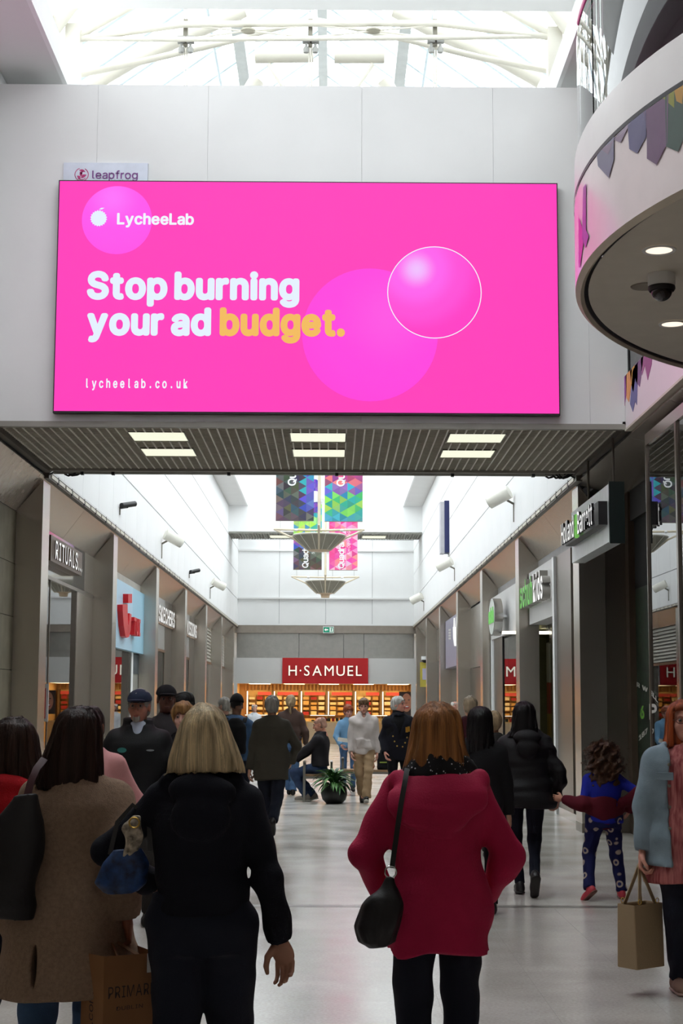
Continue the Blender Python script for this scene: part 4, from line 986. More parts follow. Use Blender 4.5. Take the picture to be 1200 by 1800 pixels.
lettering('Q', (-.18, -.006, .30), (1, 0, 0), (0, 0, 1), .62, M_bw, vb, single=True, name='big_letter', bold=.03)
M_lampf = mat('lamp_frame', (226, 214, 190), rough=.5); M_lcone = mat('lamp_cone', (150, 146, 132), rough=.5, var=.08, vscale=8); M_lrim = mat('lamp_rim', (214, 212, 202), rough=.4)
for i, (y, zt, dz) in enumerate(((34.6, 5.40, 0), (46.5, 5.29, .1))):
    cx = -.30 if i == 0 else -.21
    L = front('pendant_lamp', 'large inverted cone pendant lamp on a white pole, %s one' % ('nearer', 'farther')[i], 'lamp', (cx, y, zt)); L['group'] = 'cone pendant lamps'
    MB().tube((0, 0, 0), (0, 0, 13.1 - zt), .035).build('pole', M_lampf, L, True)
    MB().tube((-1.05, 0.008, 9.12 - zt), (1.05, .008, 9.12 - zt), .025).build('banner_arm', M_lampf, L, True)
    for a in range(4):
        t = a * math.pi / 2; c, s = math.cos(t), math.sin(t)
        MB().path([(0, 0, .0), (c * 1.0, s * 1.0, .02)], .025).build('arm', M_lampf, L, True)
        MB().path([(c * 1.0, s * 1.0, .02), (c * .58, s * .58, -.17), (c * .24, s * .24, -.44 - dz * .4)], .022).build('strut', M_lampf, L, True)
    MB().lathe([(.03, -.07), (.58, -.11), (.585, -.13), (.25, -.44 - dz * .3), (.24, -.44 - dz * .3), (.0, -.30)], (0, 0, 0), 32).build('cone', M_lcone, L, True)
    MB().lathe([(.575, -.10), (.60, -.12), (.575, -.14)], (0, 0, 0), 32).build('rim', M_lrim, L, True)
    for k in range(12):
        t = (k + .5) * math.pi / 6; MB().tube((.585 * math.cos(t), .585 * math.sin(t), -.13), (.25 * math.cos(t), .25 * math.sin(t), -.445 - dz * .3), .008, 5).build('rib', M_lrim, L)
    MB().lathe([(.25, -.44), (.23, -.46), (0, -.49)] if i == 0 else [(.25, -.47), (.14, -.50), (.12, -.60), (0, -.61)], (0, 0, 0), 24).build('bowl', mat('lamp_bowl', (214, 190, 160), rough=.4), L, True)
    for s in (-1, 1): MB().lathe([(.0, .035), (.03, .02), (.04, 0), (.03, -.02), (0, -.035)], (s * .5, -.2, -.02), 10).build('bulb', M_white, L, True)
# spotlights, cameras and projecting panel on the upper walls
def spot(px, py, X, s, lb, r=.12, ln=.42, cat='spotlight'):
    p = at(px, py, X=X); e = front('wall_spotlight', lb, cat, (p.x, p.y, p.z)); e['group'] = 'white spotlights on the upper walls'
    MB().tube((0, 0, -.32), (0, 0, .02), .018).build('bracket', M_grid, e); MB().tube((0, 0, 0), (s * .22, 0, .12), .02).build('bracket', M_grid, e)
    c = Vector((s * .26, 0, .12)); d = Vector((s * .55, .25, -.28)).normalized()
    MB().tube(c - d * ln / 2, c + d * ln / 2, r, 16).build('housing', mat('spot_white', (224, 222, 212), rough=.45), e, True)
    MB().tube(c + d * ln / 2, c + d * (ln / 2 + .01), r * .85, 16).build('lens', mat('spot_lens', (180, 178, 166), rough=.2), e)
spot(284, 956, XL, 1, 'white cylinder spotlight on the left upper wall, nearest')
spot(369, 1034, XL, 1, 'white cylinder spotlight on the left upper wall, farther')
spot(903, 886, XR, -1, 'white cylinder spotlight on the right upper wall, nearest')
spot(799, 1000, XR, -1, 'white cylinder spotlight on the right upper wall, second')
spot(745, 1058, XR, -1, 'white cylinder spotlight on the right upper wall, farthest', .14)
for px, py, lb in ((210, 893, 'black security camera on the left upper wall, nearer'), (332, 1008, 'black security camera on the left upper wall, farther')):
    p = at(px, py, X=XL); e = front('wall_camera', lb, 'camera', (p.x, p.y, p.z))
    MB().tube((0, 0, -.12), (0, 0, 0), .02).build('bracket', M_grid, e); MB().tube((0, 0, 0), (.15, 0, .02), .02).build('arm', M_black, e); MB().tube((.05, -.1, .03), (.24, .2, .1), .05, 10).build('housing', M_black, e, True)
fp = front('flag_sign', 'narrow navy and grey panel projecting from the right upper wall', 'sign', (XR, 43.0, 5.70))
MB().box(-.24, -.13, 0, .5, 0, 1.42).build('grey_face', mat('panel_grey', (186, 186, 192)), fp); MB().box(-.13, 0, -.02, .5, .02, 1.45).build('navy_face', mat('panel_navy', (34, 42, 92)), fp)
# ---------------------------------------------------------------- bodies: smooth blended volumes turned into one surface
def V3(*a): return np.array(a, dtype=np.float64)
class Field:
    def __init__(s): s.ops = []; s.disp = None; s.mw = 0.0
    def _add(s, fn, lo, hi, k, sub=False): s.ops.append((fn, np.array(lo, float), np.array(hi, float), k, sub)); return s
    def cap(s, a, b, ra, rb, k=.02, sub=False, cut=False, flat=None):
        a = V3(*a); b = V3(*b); d = b - a; L2 = max(d.dot(d), 1e-9); L = math.sqrt(L2); r = max(ra, rb)
        def fn(P):
            q = P - a; t = np.clip((q @ d) / L2, 0, 1); w_ = q - t[..., None] * d
            if flat is not None: w_ = w_ * np.array(flat)
            e = np.sqrt((w_ ** 2).sum(-1)) - (ra + (rb - ra) * t)
            if cut: e = np.maximum(e, ((P - b) @ d) / L)
            return e
        m = r * (1.0 if flat is None else max(1 / min(flat), 1))
        return s._add(fn, np.minimum(a, b) - m, np.maximum(a, b) + m, k, sub)
    def ell(s, c, r, k=.02, sub=False, rot=None):
        c = V3(*c); r = V3(*r)
        def fn(P):
            q = P - c
            if rot is not None: q = q @ rot
            k0 = np.sqrt(((q / r) ** 2).sum(-1)); k1 = np.sqrt(((q / (r * r)) ** 2).sum(-1)) + 1e-9
            return k0 * (k0 - 1) / k1
        m = r if rot is None else np.full(3, r.max())
        return s._add(fn, c - m, c + m, k, sub)
    def loft(s, tab, k=.02, sub=False, fold=0.0, nf=9, ph=0.0, frm=None, hollow=0.0, pw=2.0):
        """tab rows: z, cx, cy, rx, ry; folds grow towards the lower end"""
        T = np.array(sorted(tab)); z0, z1 = T[0, 0], T[-1, 0]
        def fn(P):
            z = P[..., 2]; zc = np.clip(z, z0, z1)
            cx, cy, rx, ry = (np.interp(zc, T[:, 0], T[:, i]) for i in (1, 2, 3, 4))
            x = P[..., 0] - cx; y = P[..., 1] - cy
            f = 1.0
            if fold:
                th = np.arctan2(y, x); w_ = np.clip((z1 - zc) / (z1 - z0), 0, 1)
                f = 1 + fold * w_ * (np.sin(nf * th + ph + 2 * zc) + .5 * np.sin((nf * 1.7) // 1 * th + 1.3 * ph - 3 * zc))
            q = (np.abs(x / rx) ** pw + np.abs(y / ry) ** pw) ** (1 / pw)
            e = (q - f) * np.minimum(rx, ry)
            if hollow: e = np.abs(e) - hollow
            return np.maximum(e, np.abs(z - (z0 + z1) / 2) - (z1 - z0) / 2)
        mx = np.array([(T[:, 1] - T[:, 3] * 1.15).min(), (T[:, 2] - T[:, 4] * 1.15).min(), z0]); Mx = np.array([(T[:, 1] + T[:, 3] * 1.15).max(), (T[:, 2] + T[:, 4] * 1.15).max(), z1])
        return s._add(fn, mx, Mx, k, sub)
    def box(s, lo, hi, k=.01, sub=False):
        lo = V3(*lo); hi = V3(*hi); c = (lo + hi) / 2; h = (hi - lo) / 2
        def fn(P):
            q = np.abs(P - c) - h; return np.sqrt((np.maximum(q, 0) ** 2).sum(-1)) + np.minimum(q.max(-1), 0)
        return s._add(fn, lo, hi, k, sub)
    def plane(s, p, n, k=.004):
        p = V3(*p); n = V3(*n); n = n / np.linalg.norm(n)
        return s._add(lambda P: -((P - p) @ n), (-9, -9, -9), (9, 9, 9), k, True)
    def wrinkle(s, amp, freq=22.0, seed=1, aniso=(1, 1, 1)):
        r = np.random.RandomState(seed); K = r.normal(size=(7, 3)); K /= np.linalg.norm(K, axis=1)[:, None]
        K = K * (freq * r.uniform(.5, 1.6, (7, 1))) * np.array(aniso); F_ = r.uniform(0, 6.28, 7); A = amp * r.uniform(.4, 1, 7) / 2.2
        s.disp = lambda P: sum(A[i] * np.sin(P @ K[i] + F_[i] + 1.3 * np.sin(P @ K[(i + 2) % 7] * .6)) for i in range(7)); s.mw = amp
        return s
    @staticmethod
    def comb(d, e, k, sub):
        if sub:
            e = -e; h = np.clip(.5 - .5 * (d - e) / k, 0, 1); return d + (e - d) * h + k * h * (1 - h)
        h = np.clip(.5 + .5 * (d - e) / k, 0, 1); return d + (e - d) * h - k * h * (1 - h)
    def __call__(s, P):
        d = np.full(P.shape[:-1], 1.0)
        for fn, lo, hi, k, sub in s.ops: d = s.comb(d, fn(P), k, sub)
        if s.disp: d = d + s.disp(P)
        return d
    def mesh(s, h):
        adds = [o for o in s.ops if not o[4]]; mg = 2.5 * h + s.mw
        lo = np.min([o[1] for o in adds], 0) - mg; hi = np.max([o[2] for o in adds], 0) + mg
        n = np.ceil((hi - lo) / h).astype(int) + 1
        ax = [lo[i] + h * np.arange(n[i]) for i in range(3)]
        D = np.full(n, 1.0)
        def sl(o, extra):
            a = np.clip(((o[1] - extra - lo) / h).astype(int), 0, n - 1); b = np.clip(np.ceil((o[2] + extra - lo) / h).astype(int) + 1, 1, n)
            return tuple(slice(int(a[i]), int(b[i])) for i in range(3))
        for o in s.ops:
            S = sl(o, o[3] + mg)
            if any(S[i].stop <= S[i].start for i in range(3)): continue
            P = np.stack(np.meshgrid(*[ax[i][S[i]] for i in range(3)], indexing='ij'), -1)
            D[S] = s.comb(D[S], o[0](P), o[3], o[4])
        if s.disp:
            I = np.argwhere(np.abs(D) < .06 + s.mw)
            P = lo + I * h; D[I[:, 0], I[:, 1], I[:, 2]] += s.disp(P)
        v, f = surfnet(D); return lo + v * h, f
def surfnet(D):
    S = D < 0
    S[0], S[-1], S[:, 0], S[:, -1], S[:, :, 0], S[:, :, -1] = [False] * 6
    D = np.where(S, D, np.maximum(D, 1e-6))
    c = np.zeros(np.array(D.shape) - 1, int)
    for a in (0, 1):
        for b in (0, 1):
            for e in (0, 1): c += S[a:D.shape[0] - 1 + a, b:D.shape[1] - 1 + b, e:D.shape[2] - 1 + e]
    act = (c > 0) & (c < 8); I = np.argwhere(act)
    idx = np.full(act.shape, -1); idx[act] = np.arange(len(I))
    sm = np.zeros((len(I), 3)); ct = np.zeros(len(I))
    for axis in range(3):
        o1, o2 = [i for i in range(3) if i != axis]
        for a in (0, 1):
            for b in (0, 1):
                p = I.copy(); p[:, o1] += a; p[:, o2] += b; q = p.copy(); q[:, axis] += 1
                da = D[p[:, 0], p[:, 1], p[:, 2]]; db = D[q[:, 0], q[:, 1], q[:, 2]]; m = (da < 0) != (db < 0)
                t = np.where(m, da / np.where(m, da - db, 1), 0); pt = p.astype(float); pt[:, axis] += t
                sm[m] += pt[m]; ct[m] += 1
    v = sm / np.maximum(ct, 1)[:, None]; F_ = []
    for axis in range(3):
        o1, o2 = (axis + 1) % 3, (axis + 2) % 3
        A = [slice(None)] * 3; B = [slice(None)] * 3; A[axis] = slice(0, -1); B[axis] = slice(1, None)
        X = np.argwhere(S[tuple(A)] != S[tuple(B)]); X = X[(X[:, o1] > 0) & (X[:, o2] > 0) & (X[:, o1] < S.shape[o1] - 1) & (X[:, o2] < S.shape[o2] - 1)]
        def cid(a, b):
            q = X.copy(); q[:, o1] -= a; q[:, o2] -= b; return idx[q[:, 0], q[:, 1], q[:, 2]]
        Q = np.stack([cid(1, 1), cid(0, 1), cid(0, 0), cid(1, 0)], 1)
        fl_ = ~S[X[:, 0], X[:, 1], X[:, 2]]; Q[fl_] = Q[fl_][:, ::-1]; F_.append(Q)
    return v, np.concatenate(F_)
def mesh_obj(name, parts, m, parent, M=None):
    V_ = []; F_ = []; o = 0
    for v, f in parts: V_.append(v); F_.append(f + o); o += len(v)
    v = np.concatenate(V_); f = np.concatenate(F_)
    me = bpy.data.meshes.new(name); me.vertices.add(len(v)); me.vertices.foreach_set('co', v.astype(np.float32).ravel())
    me.loops.add(f.size); me.loops.foreach_set('vertex_index', f.astype(np.int32).ravel())
    me.polygons.add(len(f)); me.polygons.foreach_set('loop_start', np.arange(0, f.size, 4, dtype=np.int32))
    me.polygons.foreach_set('use_smooth', np.ones(len(f), bool))
    me.update(calc_edges=True); me.materials.append(m)
    return link(name, me, parent)
def shell(name, fld, h, m, parent, T_=None):
    v, f = fld.mesh(h)
    if T_ is not None: v = T_(v)
    return mesh_obj(name, [(v, f)], m, parent)
def hair_mat(name, col, var=.45):
    if name in MATS: return MATS[name]
    m = mat(name, col, rough=.5, var=var, vscale=40, stretch=(1, 1, .05), bump=.35, bscale=120, spec=.3)
    nt = m.node_tree; b = nt.nodes['Principled BSDF']
    a = nt.nodes.new('ShaderNodeAttribute'); a.attribute_name = 'tint'
    mx = nt.nodes.new('ShaderNodeMix'); mx.data_type = 'RGBA'; mx.blend_type = 'MULTIPLY'; mx.inputs[0].default_value = 1.0
    src = b.inputs['Base Color'].links[0].from_socket
    ad = nt.nodes.new('ShaderNodeMath'); ad.operation = 'ADD'; ad.inputs[1].default_value = .75
    nt.links.new(a.outputs['Fac'], ad.inputs[0]); nt.links.new(src, mx.inputs[6]); nt.links.new(ad.outputs[0], mx.inputs[7]); nt.links.new(mx.outputs[2], b.inputs['Base Color'])
    return m
def strands(fld, crown, hem, n, width=.0035, seed=1, step=.016, lift=.002, curl=0.0, m=None, parent=None, T_=None, part_gap=.0, name='hair_strands', hemfn=None, steps=40):
    """thin ribbons combed from the crown down over the hair volume"""
    r = np.random.RandomState(seed)
    a = r.uniform(0, 2 * math.pi, n); rad = np.sqrt(r.uniform(0, 1, n)) * .11
    P = np.stack([crown[0] + rad * np.cos(a), crown[1] + rad * np.sin(a), np.full(n, crown[2] + .03)], 1)
    a2 = r.uniform(0, 1, n) < .5
    up = r.uniform(0, 1, n) ** .7; P[:, 2] = np.where(a2, crown[2] + .03 + (hem + .06 - crown[2]) * up * .8, P[:, 2]); P[:, :2] = np.where(a2[:, None], np.array(crown[:2]) + .25 * np.stack([np.cos(a), np.sin(a)], 1), P[:, :2])
    lf = r.uniform(-.003, lift, n); tint = r.uniform(0, .5, n); hm = hem + r.normal(0, .012, n); wv = r.uniform(0, 6.28, n)
    def proj(P, it):
        for _ in range(it):
            d = fld(P); e = 1e-3; g = np.stack([(fld(P + np.eye(3)[i] * e) - d) / e for i in range(3)], 1); L = np.linalg.norm(g, axis=1)[:, None] + 1e-6; g = g / L
            P = P - np.clip(d - lf, -.04, .04)[:, None] * g
        return P, g
    P, g = proj(P, 8)
    tr = [P.copy()]; nr = [g.copy()]; alive = np.ones(n, bool); al = [alive.copy()]
    for k in range(steps):
        c0 = P[:, :2] - np.array(crown[:2]); out = np.concatenate([c0 / (np.linalg.norm(c0, axis=1)[:, None] + 1e-6), np.zeros((n, 1))], 1)
        D_ = np.array([0, 0, -1.0]) + out * np.clip((P[:, 2] - crown[2] + .04) / .04, 0, 1)[:, None] * 1.2
        if curl: D_ = D_ + curl * np.stack([np.sin(wv + k * 1.3), np.cos(wv * 1.7 + k * 1.1), .4 * np.sin(wv * 2.1 + k)], 1)
        D_ = D_ - (D_ * g).sum(1)[:, None] * g; D_ /= np.linalg.norm(D_, axis=1)[:, None] + 1e-6
        Q = P + D_ * step; Q, g2 = proj(Q, 1)
        hz = hm if hemfn is None else hm + hemfn(Q)
        alive = alive & (Q[:, 2] > hz) & (np.linalg.norm(Q - P, axis=1) < step * 3)
        P = np.where(alive[:, None], Q, P); g = np.where(alive[:, None], g2, g)
        tr.append(P.copy()); nr.append(g.copy()); al.append(alive.copy())
        if not alive.any(): break
    tr = np.array(tr); nr = np.array(nr); cnt = np.array(al).sum(0)
    vs = []; fs = []; tn = []
    for i in range(n):
        c = cnt[i]
        if c < 3: continue
        p = tr[:c, i]; t = np.gradient(p, axis=0); s_ = np.cross(t, nr[:c, i]); s_ /= np.linalg.norm(s_, axis=1)[:, None] + 1e-9
        wd = width * np.sin(np.linspace(.35, 2.9, c))[:, None] * .5
        o = len(vs); vs += list(p - s_ * wd) ; vs += list(p + s_ * wd); tn += [tint[i]] * (2 * c)
        fs += [(o + k, o + k + 1, o + c + k + 1, o + c + k) for k in range(c - 1)]
    if not vs: return None
    v = np.array(vs)
    if T_ is not None: v = T_(v)
    ob = mesh_obj(name, [(v, np.array(fs))], m, parent)
    at_ = ob.data.attributes.new('tint', 'FLOAT', 'POINT'); at_.data.foreach_set('value', np.array(tn, np.float32)); return ob

def ik(a, b, l1, l2, pole):
    a = V3(*a); b = V3(*b); d = b - a; L = np.linalg.norm(d)
    mx = (l1 + l2) * .998
    if L > mx: b = a + d / L * mx; d = b - a; L = mx
    x = (l1 * l1 - l2 * l2 + L * L) / (2 * L); hgt = math.sqrt(max(l1 * l1 - x * x, 0)); u = d / L
    p = V3(*pole); p = p - u * p.dot(u); p /= np.linalg.norm(p) + 1e-9
    return a + u * x + p * hgt, b
def hand_field(curl=.5, spread=.0, thumb=.3):
    f = Field(); f.ell((0, 0, .048), (.041, .0165, .052), .012); f.cap((0, 0, -.03), (0, 0, .02), .026, .026, .015, flat=(1, 1.25, 1))
    for i in range(4):
        p = np.array([.029 - .0192 * i, 0, .088 - .004 * abs(i - 1.3)]); ang = .15 + .1 * i * curl; L = (.040, .045, .042, .033)[i]; q_ = p
        for j in range(3):
            ang += curl * (.55 if j == 0 else .75); d = np.array([spread * (1.5 - i) * .3, math.sin(ang), math.cos(ang)]); e = q_ + d / np.linalg.norm(d) * L * (1, .68, .52)[j]
            f.cap(q_, e, .0092 - .0009 * j, .0084 - .0009 * j, .003); q_ = e
    t0 = np.array([.026, .004, .018]); t1 = t0 + np.array([.028, .014, .030]); t2 = t1 + np.array([.006, .016 + .01 * thumb, .026]); t3 = t2 + np.array([-.004, .012, .020])
    f.cap(t0, t1, .015, .0125, .010); f.cap(t1, t2, .0115, .0105, .004); f.cap(t2, t3, .0102, .008, .003)
    return f
def head_field(male=True, full=True, chin=1.0):
    f = Field()
    f.ell((0, -.010, .030), (.0745, .094, .088), .02).ell((0, .024, -.030), (.0615, .074, .086), .025).ell((0, .044, -.082), (.040 * chin, .042, .030), .02)
    f.cap((0, -.018, -.06), (0, -.030, -.19), .052 if male else .045, .060 if male else .052, .02)
    if full:
        f.ell((0, .082, .028), (.048, .016, .011), .012)
        for s in (-1, 1):
            f.ell((s * .040, .062, -.026), (.022, .026, .022), .02)
            f.ell((s * .031, .104, .010), (.019, .016, .0115), .010, sub=True)
        f.cap((0, .094, .014), (0, .115, -.024), .0085, .012, .010); f.ell((0, .108, -.029), (.018, .012, .009), .006)
        f.ell((0, .096, -.060), (.024, .011, .0055), .004).ell((0, .095, -.070), (.020, .0105, .006), .004)
        f.ell((0, .106, -.0645), (.022, .006, .0016), .002, sub=True)
    for s in (-1, 1):
        f.ell((s * .077, -.008, -.004), (.010, .021, .032), .008); f.ell((s * .085, -.002, .0), (.006, .012, .019), .006, sub=True)
    return f
TORSO = [(.80, .155, .112), (.90, .172, .124), (1.0, .158, .112), (1.10, .15, .106), (1.22, .164, .118), (1.31, .168, .114), (1.36, .142, .098), (1.405, .095, .080), (1.44, .066, .066), (1.47, .058, .06)]
def torso_tab(s, z0, z1, wx, wy, t, flare=0.0, bell=0.0, yoff=0.0, belly=0.0):
    T_ = np.array(TORSO); zs = np.linspace(z0 / s, z1 / s, 14); out = []
    for z in zs:
        zz = max(z, .80); rx = np.interp(zz, T_[:, 0], T_[:, 1]); ry = np.interp(zz, T_[:, 0], T_[:, 2]); u = max(0, (1.05 - z) / .4)
        out.append((z * s, 0.0, yoff * s, s * (rx * wx + t + flare * u), s * (ry * wy + t + flare * u * .8 + belly * math.exp(-((z - 1.02) / .13) ** 2))))
    return out
SKIN = {}
def skin(c): return mat('skin_%d_%d_%d' % tuple(c), c, rough=.55, var=.07, vscale=18, spec=.35)
def cloth(name, c, rough=.85, bump=.25, bscale=180, var=.08, **k): return mat(name, c, rough=rough, bump=bump, bscale=bscale, var=var, vscale=k.pop('vscale', 9), spec=.25, **k)

def person(label, px, Y, H, yaw=0.0, head=(0, 0), top=None, bottom=None, shoes=None, hair=None, skin_c=(196, 150, 126), arms=None, legs=None, male=False, h=.02, face=False, x=None, group=None, headscale=1.0, wx=1.0, wy=1.0, tilt=0.0, z0=0.0, dz=0.0, yb=0.0, hands=True, seat=None):
    s = H / 1.70
    X = at(px, 1240, Y=Y).x if x is None else x
    e = tag(empty('person', (X, Y, z0), math.radians(yaw)), label, 'person', group)
    sk = skin(skin_c); B = Field(); parts = []
    legs = legs or {}; arms = arms or {}; hipz = (.90 if seat is None else seat / s + .10)
    dzz = hipz - .90
    sh = {}; J_ = {}
    for nm, sg in (('R', 1), ('L', -1)):
        S0 = V3(sg * .158 * wx ** .5 * s, yb * s, (1.345 + dzz) * s); J_[nm] = {'sh': S0}
        a = arms.get(nm, {}); wr = V3(*a.get('wrist', (sg * .235 * wx ** .5, .03, .80))) * s
        el, wr = ik(S0, wr, .285 * s, .255 * s, a.get('pole', (sg * .35, -1, 0)))
        J_[nm].update(el=el, wr=wr)
        hp = V3(sg * .092, 0, .90 + dzz) * s; l = legs.get(nm, {}); an = V3(*l.get('ankle', (sg * .095, 0, .085))) * s
        kn, an = ik(hp, an, .425 * s, .42 * s, l.get('pole', (sg * .1, 1, 0)))
        J_[nm].update(hip=hp, kn=kn, an=an, pitch=l.get('pitch', 0.0), fy=l.get('yaw', 0.0))
    # the body, one continuous surface
    hs = s * headscale; hc = V3(0, .012 + yb * 1.4, 0) * s + V3(0, 0, H - .118 * hs + dzz * s)
    ya, pi_ = math.radians(head[0]), math.radians(head[1])
    Rz = np.array([[math.cos(ya), -math.sin(ya), 0], [math.sin(ya), math.cos(ya), 0], [0, 0, 1]]); Rx = np.array([[1, 0, 0], [0, math.cos(pi_), -math.sin(pi_)], [0, math.sin(pi_), math.cos(pi_)]])
    ro = math.radians(tilt); Ry = np.array([[math.cos(ro), 0, math.sin(ro)], [0, 1, 0], [-math.sin(ro), 0, math.cos(ro)]]); RH = Rz @ Ry @ Rx
    TH = lambda v: (v * hs) @ RH.T + hc
    B.loft([(z + dzz * s, cx, cy, rx * .94, ry * .94) for z, cx, cy, rx, ry in torso_tab(s, .82 * s, 1.46 * s, wx, wy, -.008)], .03)
    for nm in ('R', 'L'):
        j = J_[nm]; B.cap(j['sh'], j['el'], .046 * s, .038 * s, .03).cap(j['el'], j['wr'], .037 * s, .026 * s, .02)
        B.cap(j['hip'], j['kn'], .075 * s, .05 * s, .03).cap(j['kn'], j['an'], .05 * s, .036 * s, .02)
        B.cap(j['an'], j['an'] + V3(0, .10, -.05) * s, .035 * s, .025 * s, .02)
    B.cap((0, yb * s, (1.36 + dzz) * s), tuple(hc + RH @ V3(0, -.02, -.08) * hs), .058 * s, .05 * s, .03)
    parts.append(B.mesh(.03 if h > .012 else .025))
    hf = head_field(male, full=face); hv, hq = hf.mesh((.0055 if face and h < .016 else .0075 if h < .021 else .010) / 1.0); parts.append((TH(hv), hq))
    if hands:
        for nm, sg in (('R', 1), ('L', -1)):
            a = arms.get(nm, {}); j = J_[nm]; d = j['wr'] - j['el']; d /= np.linalg.norm(d)
            hd = V3(*a['hand']) if 'hand' in a else d; hd = hd / np.linalg.norm(hd)
            pn = V3(*a.get('palm', (-sg, .25, 0))); pn = pn - hd * pn.dot(hd); pn /= np.linalg.norm(pn)
            xa = np.cross(pn, hd) * a.get('flip', -sg); v, q_ = hand_field(a.get('curl', .55)).mesh(.0045 if h < .016 else .008)
            v = (v * s * a.get('hs', 1.0)) @ np.stack([xa, pn, hd]) + j['wr'] + d * .008
            parts.append((v, q_))
    mesh_obj('body', parts, sk, e)
    if face:
        for sx in (-1, 1):
            eb = MB().lathe([(.0115 * math.sin(t), -.0115 * math.cos(t)) for t in [k * math.pi / 8 for k in range(9)]], (0, 0, 0), 10)
            def put(mb, c): mb.v = [tuple(x) for x in TH(np.array(mb.v) + np.array(c))]; return mb
            eo = put(eb, (sx * .031, .0865, .010)).build('eye', mat('eye_white', (140, 130, 124), rough=.35), e, True)
            pu = put(MB().lathe([(0, 0), (.0052, -.001), (.0055, -.004)], (0, 0, 0), 10), (0, 0, 0))
            ir = MB(); ir.v = [(x, z, -y) for x, y, z in [(.0055 * math.cos(k * .628), .0055 * math.sin(k * .628), 0) for k in range(10)]]
            ir.v = [(a_ + sx * .031, .0986, c_2 + .010) for (a_, b_, c_2) in [(.0055 * math.cos(k * .628), 0, .0055 * math.sin(k * .628)) for k in range(10)]]; ir.f = [tuple(range(10))]
            ir.v = [tuple(x) for x in TH(np.array(ir.v))]; ir.build('iris', mat('iris_dark', (44, 32, 28), rough=.2), eo)
            br_ = MB().path([(sx * .014, .103, .029), (sx * .030, .101, .034), (sx * .048, .090, .029)], [.003, .0036, .002], 6); br_.v = [tuple(x) for x in TH(np.array(br_.v))]
            br_.build('eyebrow', (hair or {}).get('brow') or mat('brow_brown', (84, 62, 48)), e, True)
        lp = Field().ell((0, .099, -.0605), (.021, .0085, .0045), .003).ell((0, .098, -.0695), (.018, .008, .005), .003); v, q_ = lp.mesh(.003); mesh_obj('lips', [(TH(v), q_)], mat('lips_%d' % skin_c[0], (int(skin_c[0] * .82), int(skin_c[1] * .62), int(skin_c[2] * .62)), rough=.45), e)
    # clothes
    if bottom:
        T_ = Field(); w_ = bottom.get('w', 1.0); t = .012
        T_.loft([(z + dzz * s, cx, cy, rx, ry) for z, cx, cy, rx, ry in torso_tab(s, .80 * s, (bottom.get('waist', 1.0)) * s, wx, wy, t)], .04)
        for nm in ('R', 'L'):
            j = J_[nm]; d = (j['an'] - j['kn']); end = j['kn'] + d * bottom.get('len', 1.0)
            T_.cap(j['hip'], j['kn'], .088 * w_ * s * wx ** .5, .064 * w_ * s, .03).cap(j['kn'], end, .064 * w_ * s, bottom.get('ankle_r', .050) * s, .02, cut=True)
        T_.wrinkle(bottom.get('wr', .007) * s, bottom.get('wf', 26), seed=int(px) + 3, aniso=(.6, .6, 1.5)); shell('trousers', T_, h, bottom['mat'], e)
    if shoes:
        for nm in ('R', 'L'):
            j = J_[nm]; f = Field(); f.cap((0, -.055, .042), (0, .125, .034), .042, .036, .02, flat=(1, 1, 1.0)).ell((0, -.035, .075), (.040, .056, .055), .02).ell((0, .06, .05), (.040, .07, .036), .02).plane((0, 0, .0), (0, 0, -1), .006)
            v, q_ = f.mesh(max(h * .7, .008)); pt = math.radians(j['pitch']); Rp = np.array([[1, 0, 0], [0, math.cos(pt), -math.sin(pt)], [0, math.sin(pt), math.cos(pt)]])
            fy = math.radians(j['fy']); Rf = np.array([[math.cos(fy), -math.sin(fy), 0], [math.sin(fy), math.cos(fy), 0], [0, 0, 1]])
            M_ = Rf @ Rp; tr_ = lambda v: ((v - V3(0, -.03, .085)) * s) @ M_.T + j['an']
            so = mesh_obj('shoe', [(tr_(v), q_)], shoes['mat'], e)
            if 'sole' in shoes:
                g_ = Field().cap((0, -.058, .012), (0, .128, .012), .046, .041, .01, flat=(1, 1, 3.0)).plane((0, 0, 0), (0, 0, -1), .003); v, q_ = g_.mesh(.008); mesh_obj('sole', [(tr_(v), q_)], shoes['sole'], so)
    if top:
        for li, g in enumerate(top if isinstance(top, list) else [top]):
            A = Field(); t = g.get('t', .022)
            tb = [(z + dzz * s, cx, cy, rx, ry) for z, cx, cy, rx, ry in torso_tab(s, g['hem'] * s, g.get('zt', 1.455) * s, wx * g.get('w', 1.0), wy * g.get('w', 1.0), t, g.get('flare', 0.0), 0, yb, g.get('belly', 0.0))]
            A.loft(tb, .035 * s, fold=g.get('fold', 0.0), nf=g.get('nf', 7), ph=px * .1)
            if not g.get('sleeveless'):
                for nm, sg in (('R', 1), ('L', -1)):
                    j = J_[nm]; d = j['wr'] - j['el']; end = j['el'] + d * g.get('sl', 1.0)
                    A.ell(tuple(j['sh'] - V3(sg * .008, 0, .006) * s), ((.052 + t * .6) * s,) * 3, .05 * s); A.cap((sg * .05 * s, (yb - .01) * s, (1.425 + dzz) * s), tuple(j['sh'] + V3(-sg * .03, -.005, .012) * s), (.030 + t * .5) * s, (.040 + t * .5) * s, .04 * s)
                    A.cap(j['sh'], j['el'], (.052 + t * .7) * s, (.043 + t * .7) * s, .03 * s).cap(j['el'], end, (.043 + t * .7) * s, g.get('cuff', .036 + t * .6) * s, .02 * s, cut=True)
                    if g.get('band'): A.cap(end - d / np.linalg.norm(d) * .05 * s, end, (.034 + t * .4) * s, (.034 + t * .4) * s, .012, cut=True)
            if g.get('collar'): A.loft([((1.40 + dzz) * s, 0, (yb - .012) * s, .095 * s, .088 * s), ((1.475 + dzz) * s, 0, (yb - .012) * s, .078 * s, .082 * s)], .02 * s)
